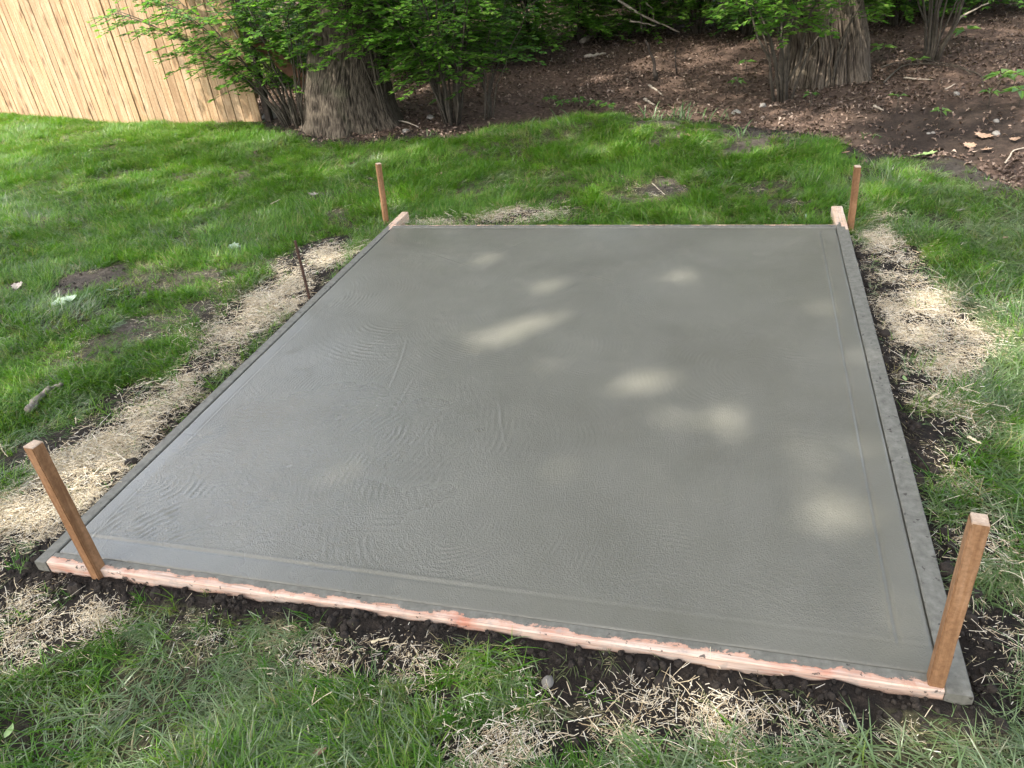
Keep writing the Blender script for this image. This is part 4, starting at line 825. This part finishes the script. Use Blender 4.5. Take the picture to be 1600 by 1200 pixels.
# fallen leaves on the lawn
def maple(r):
    pts = [(0, -.42), (.12, -.34), (.30, -.40), (.33, -.22), (.50, -.10), (.36, .0), (.40, .20), (.24, .17), (.17, .32), (.09, .34), (0, .52)]
    return pts + [(-x, y) for x, y in pts[-2:0:-1]]
def fallen_leaf(px, size, mat, label, kind='maple', curl=.35, lift=.035, yaw=None, tilt=.2):
    size *= .8; lift *= .55
    r = random.Random(int(px[0] * 7 + px[1])); ol = maple(r) if kind == 'maple' else [(.22 * math.sin(math.pi * t) * (1.2 - .5 * t), t - .5) for t in np.linspace(0, 1, 7)] + [(-.22 * math.sin(math.pi * t) * (1.2 - .5 * t), t - .5) for t in np.linspace(1, 0, 7)[1:-1]]
    f = lambda x, y: curl * (x * x * 1.2 + .5 * abs(x) * .4 + (y * .8) ** 2 * r.choice((1, 1))) * size + r.uniform(-.015, .015) * size
    V = [(0, 0, 0)] + [(x * size, y * size, f(x, y)) for x, y in ol] + [(x * size * .5, y * size * .5, f(x * .5, y * .5) - .01 * size) for x, y in ol]; n = len(ol); F = []
    for i in range(n): j = (i + 1) % n; F += [(1 + i, 1 + j, 1 + n + j, 1 + n + i), (1 + n + i, 1 + n + j, 0)]
    me = bpy.data.meshes.new('fallen_leaf'); me.from_pydata(V, [], F); me.update()
    mb = MB(); o = link_mesh('fallen_leaf', me, mat); o.location = Vector(gp(px)) + Vector((0, 0, lift)); o.rotation_euler = (r.uniform(-tilt, tilt) - .12, r.uniform(-tilt, tilt), yaw if yaw is not None else r.uniform(0, 6.28)); tag(o, label, 'leaf', 'fallen leaves on the lawn')
M['leaf_pale'] = m_flat('pale_green_leaf_underside', [(.3, (.24, .31, .22)), (.7, (.37, .45, .35))], 40, .7, .3, .002)
M['leaf_green'] = m_flat('fresh_green_leaf', [(.3, (.14, .22, .07)), (.7, (.26, .36, .14))], 40, .5, .3, .002)
M['leaf_tan'] = m_flat('tan_dry_leaf', [(.3, (.17, .105, .066)), (.7, (.31, .21, .145))], 40, .7, .3, .002)
M['leaf_brown'] = m_flat('brown_dry_leaf', [(.3, (.09, .05, .035)), (.7, (.22, .13, .09))], 40, .7, .3, .002)
M['leaf_grey'] = m_flat('greyish_dead_leaf', [(.3, (.17, .145, .125)), (.7, (.32, .28, .25))], 40, .7, .3, .002)
for a in [((366, 391), .13, 'leaf_pale', 'large pale green lobed leaf in the grass left of the steel rod'), ((491, 308), .11, 'leaf_grey', 'crumpled greyish lobed leaf in the grass near the far left stake'), ((1443, 247), .20, 'leaf_green', 'large fresh green lobed leaf on the grass edge at the right'), ((95, 478), .11, 'leaf_pale', 'pale green leaf lying flat on the left lawn'), ((113, 472), .09, 'leaf_pale', 'curled pale green leaf touching the flat one on the left lawn'), ((178, 458), .09, 'leaf_pale', 'narrow pale green leaf in the left lawn right of the bare patches'),
          ((122, 397), .06, 'leaf_brown', 'reddish brown curled leaf beside the bare patch on the left lawn'), ((407, 370), .065, 'leaf_tan', 'small tan curled leaf above the steel rod'), ((64, 261), .08, 'leaf_tan', 'tan leaf in the sunny left lawn'), ((158, 243), .09, 'leaf_grey', 'pale grey leaf in the grass in front of the fence'), ((252, 238), .07, 'leaf_tan', 'small tan leaf in the grass below the fence'), ((388, 212), .10, 'leaf_tan', 'yellowish leaf on the grass left of the grey trunk'), ((283, 318), .06, 'leaf_pale', 'small silvery leaf in the middle of the left lawn'),
          ((1224, 288), .075, 'leaf_tan', 'cream coloured leaf behind the far right stake'), ((950, 241), .08, 'leaf_tan', 'pale tan leaf in the dense grass behind the slab'), ((1075, 215), .09, 'leaf_brown', 'dark brown leaf in the lawn beyond the slab'), ((1320, 243), .08, 'leaf_brown', 'dark curled leaf just above the far right stake'), ((1107, 225), .05, 'leaf_tan', 'tiny cream leaf in the thin lawn beyond the slab'), ((1500, 333), .06, 'leaf_grey', 'grey leaf in the right hand grass'), ((1514, 232), .11, 'leaf_tan', 'reddish tan lobed leaf on the soil edge at the right'), ((1540, 238), .10, 'leaf_tan', 'pinkish dry leaf beside the reddish tan one'), ((1535, 217), .16, 'leaf_tan', 'long folded tan leaf on the soil at the right'),
          ((1585, 222), .09, 'leaf_tan', 'pale torn leaf at the right edge of the soil'), ((1569, 377), .07, 'leaf_tan', 'tan leaf in the grass at the right edge'), ((1405, 322), .06, 'leaf_tan', 'narrow cream leaf in the grass right of the far right stake'), ((1161, 328), .06, 'leaf_brown', 'small brown leaf close behind the back board'), ((1086, 281), .07, 'leaf_tan', 'dry leaf on the thin grass behind the slab'), ((30, 452), .09, 'leaf_grey', 'crumpled whitish leaf in the bare patch at the far left'), ((1412, 598), .05, 'leaf_green', 'small round green leaf on the straw beside the right board'), ((1260, 343), .06, 'leaf_pale', 'pale narrow leaf behind the back right corner of the form'),
          ((20, 1150), .06, 'leaf_green', 'greyish green folded leaf at the bottom left'), ((500, 1184), .055, 'leaf_brown', 'crumpled purplish brown leaf at the bottom of the lawn'), ((690, 275), .05, 'leaf_tan', 'small tan leaf in the grass right of the far left stake'), ((845, 290), .05, 'leaf_tan', 'small pale leaf in the lawn behind the middle of the slab'), ((560, 172), .05, 'leaf_tan', 'yellow leaf lying against the grey trunk')]:
    fallen_leaf(a[0], a[1], M[a[2]], a[3], 'maple' if a[1] > .085 else 'oval', .45 if 'cur' in a[3] or 'crum' in a[3] else .25)
# strap leaved weeds along the lip of the lawn and seedlings
def weed(px, n, L, wd, label, mat, spread=.05, leanm=.45):
    r = random.Random(int(px[0])); V = []; F = []
    for _ in range(n): blade(V, F, r, (r.gauss(0, spread), r.gauss(0, spread), -.01), L * r.uniform(.6, 1.2), wd * r.uniform(.7, 1.2), r.uniform(0, 6.28), abs(r.gauss(leanm, .25)), r.uniform(.6, 1.9))
    o = proto('grass_tuft', V, F, mat); COL.objects.link(o); o.location = Vector(gp(px)); tag(o, label, 'grass tuft', 'coarse grass tufts on the lip of the lawn')
for px, n, L, wd, lb in [((1022, 188), 22, .17, .011, 'broad coarse grass tuft at the middle of the lawn lip'), ((1068, 186), 20, .20, .012, 'tallest broad coarse grass tuft on the lawn lip'), ((1106, 188), 9, .19, .011, 'upright narrow grass tuft right of the tallest one'), ((1138, 186), 7, .15, .010, 'small blue green grass tuft near the rounded pale stone'), ((960, 190), 12, .15, .009, 'loose grass tuft on the lip left of the broad tufts'), ((885, 196), 12, .16, .009, 'loose arching grass tuft below the bare slope'), ((820, 203), 9, .15, .009, 'thin grass tuft below the thin low shrub'), ((1150, 215), 14, .16, .010, 'pale flattened grass tuft on the thin lawn'), ((745, 205), 8, .12, .009, 'small grass tuft in front of the wide dense shrub'), ((672, 212), 7, .12, .009, 'small grass tuft beside the pointed pale stone'), ((1365, 215), 8, .09, .008, 'short grass tuft at the soil edge right of the widest trunk')]: weed(px, n, L, wd, lb, M['tuft'])
def seedling(px, n, L, label, h=.12, mat='seedling'):
    r = random.Random(int(px[0] * 3)); q = Vector(gp(px)); root = empty('seedling', q, label, 'seedling', 'seedlings on the woodland floor'); mb = MB(); mb.tube([(0, 0, -.02), (.01, 0, h * .6), (.0, .01, h)], .003, 5); link_mesh('stem', mb.mesh('stem', True), M['stem'], root)
    for i in range(n):
        a = 6.28 * i / n + r.uniform(-.3, .3); d = Vector((math.cos(a), math.sin(a), r.uniform(-.15, .35))); s_ = Vector((-math.sin(a), math.cos(a), 0)); b = Vector((0, 0, h)) + d * .015; w_ = L * .26
        V = [b, b + d * L * .4 + s_ * w_ + Vector((0, 0, .008)), b + d * L + Vector((0, 0, -L * .25)), b + d * L * .4 - s_ * w_ + Vector((0, 0, .008))]; me = bpy.data.meshes.new('leaf'); me.from_pydata([tuple(v) for v in V], [], [(0, 1, 2), (0, 2, 3)]); me.update(); link_mesh('leaf', me, M[mat], root)
for px, n, L, lb in [((1558, 142), 7, .11, 'bright green seedling at the right edge of the dark soil'), ((1580, 142), 6, .10, 'green seedling right of the bright one'), ((1590, 168), 8, .12, 'large bright green star shaped seedling at the right edge'), ((1541, 170), 6, .07, 'small dull green seedling below the bright one'), ((1399, 175), 4, .06, 'yellowish seedling on the soil below the widest trunk'), ((1465, 200), 6, .06, 'small yellow green seedling in the middle of the soil'), ((1376, 95), 7, .12, 'green weed right of the foot of the widest trunk'), ((1430, 116), 4, .09, 'low green weed below the right hand shrub'), ((1150, 148), 6, .08, 'dull green weed left of the shrub in front of the widest trunk'), ((1164, 117), 5, .09, 'green weed on the slope left of the widest trunk'), ((1265, 170), 5, .06, 'yellow green seedling below the widest trunk'), ((690, 175), 9, .10, 'leafy green sprout at the foot of the wide dense shrub'), ((760, 130), 5, .08, 'pale green sprout on the slope behind the thin low shrub'), ((985, 62), 9, .14, 'bright light green seedling below the pale branches'), ((950, 60), 9, .14, 'bright light green clump at the foot of the back shrubs'), ((1505, 68), 6, .13, 'broad leaved green weed right of the right hand shrub')]: seedling(px, n, L, lb)
for i, px in enumerate([(880, 172), (905, 168), (930, 172), (950, 178), (860, 165)]): seedling(px, 9, .07, ('dark low weed in the hollow below the bare slope', 'dark weed left in the hollow beside the thin shrub', 'dark weed in the hollow next to the lawn lip', 'dark weed at the right end of the hollow', 'dark weed nearest the thin low shrub')[i], .07, 'shrub2' if False else 'seedling')
# reddish plank leaning between the fence end and the grey trunk
pa, pb2 = at_depth((398, 62), bt1 * 1.06), at_depth((478, 130), bt1 * 1.06); d = Vector(pb2) - Vector(pa); mb = MB(); mb.box((-.02, -.055, 0), (.02, .055, d.length * 1.35)); o = link_mesh('leaning_plank', mb.mesh('leaning_plank', False, .004), M['redplank']); o.location = Vector(pa); q = d.to_track_quat('Z', 'Y'); o.rotation_euler = q.to_euler(); tag(o, 'reddish brown plank leaning down behind the grey trunk', 'plank')
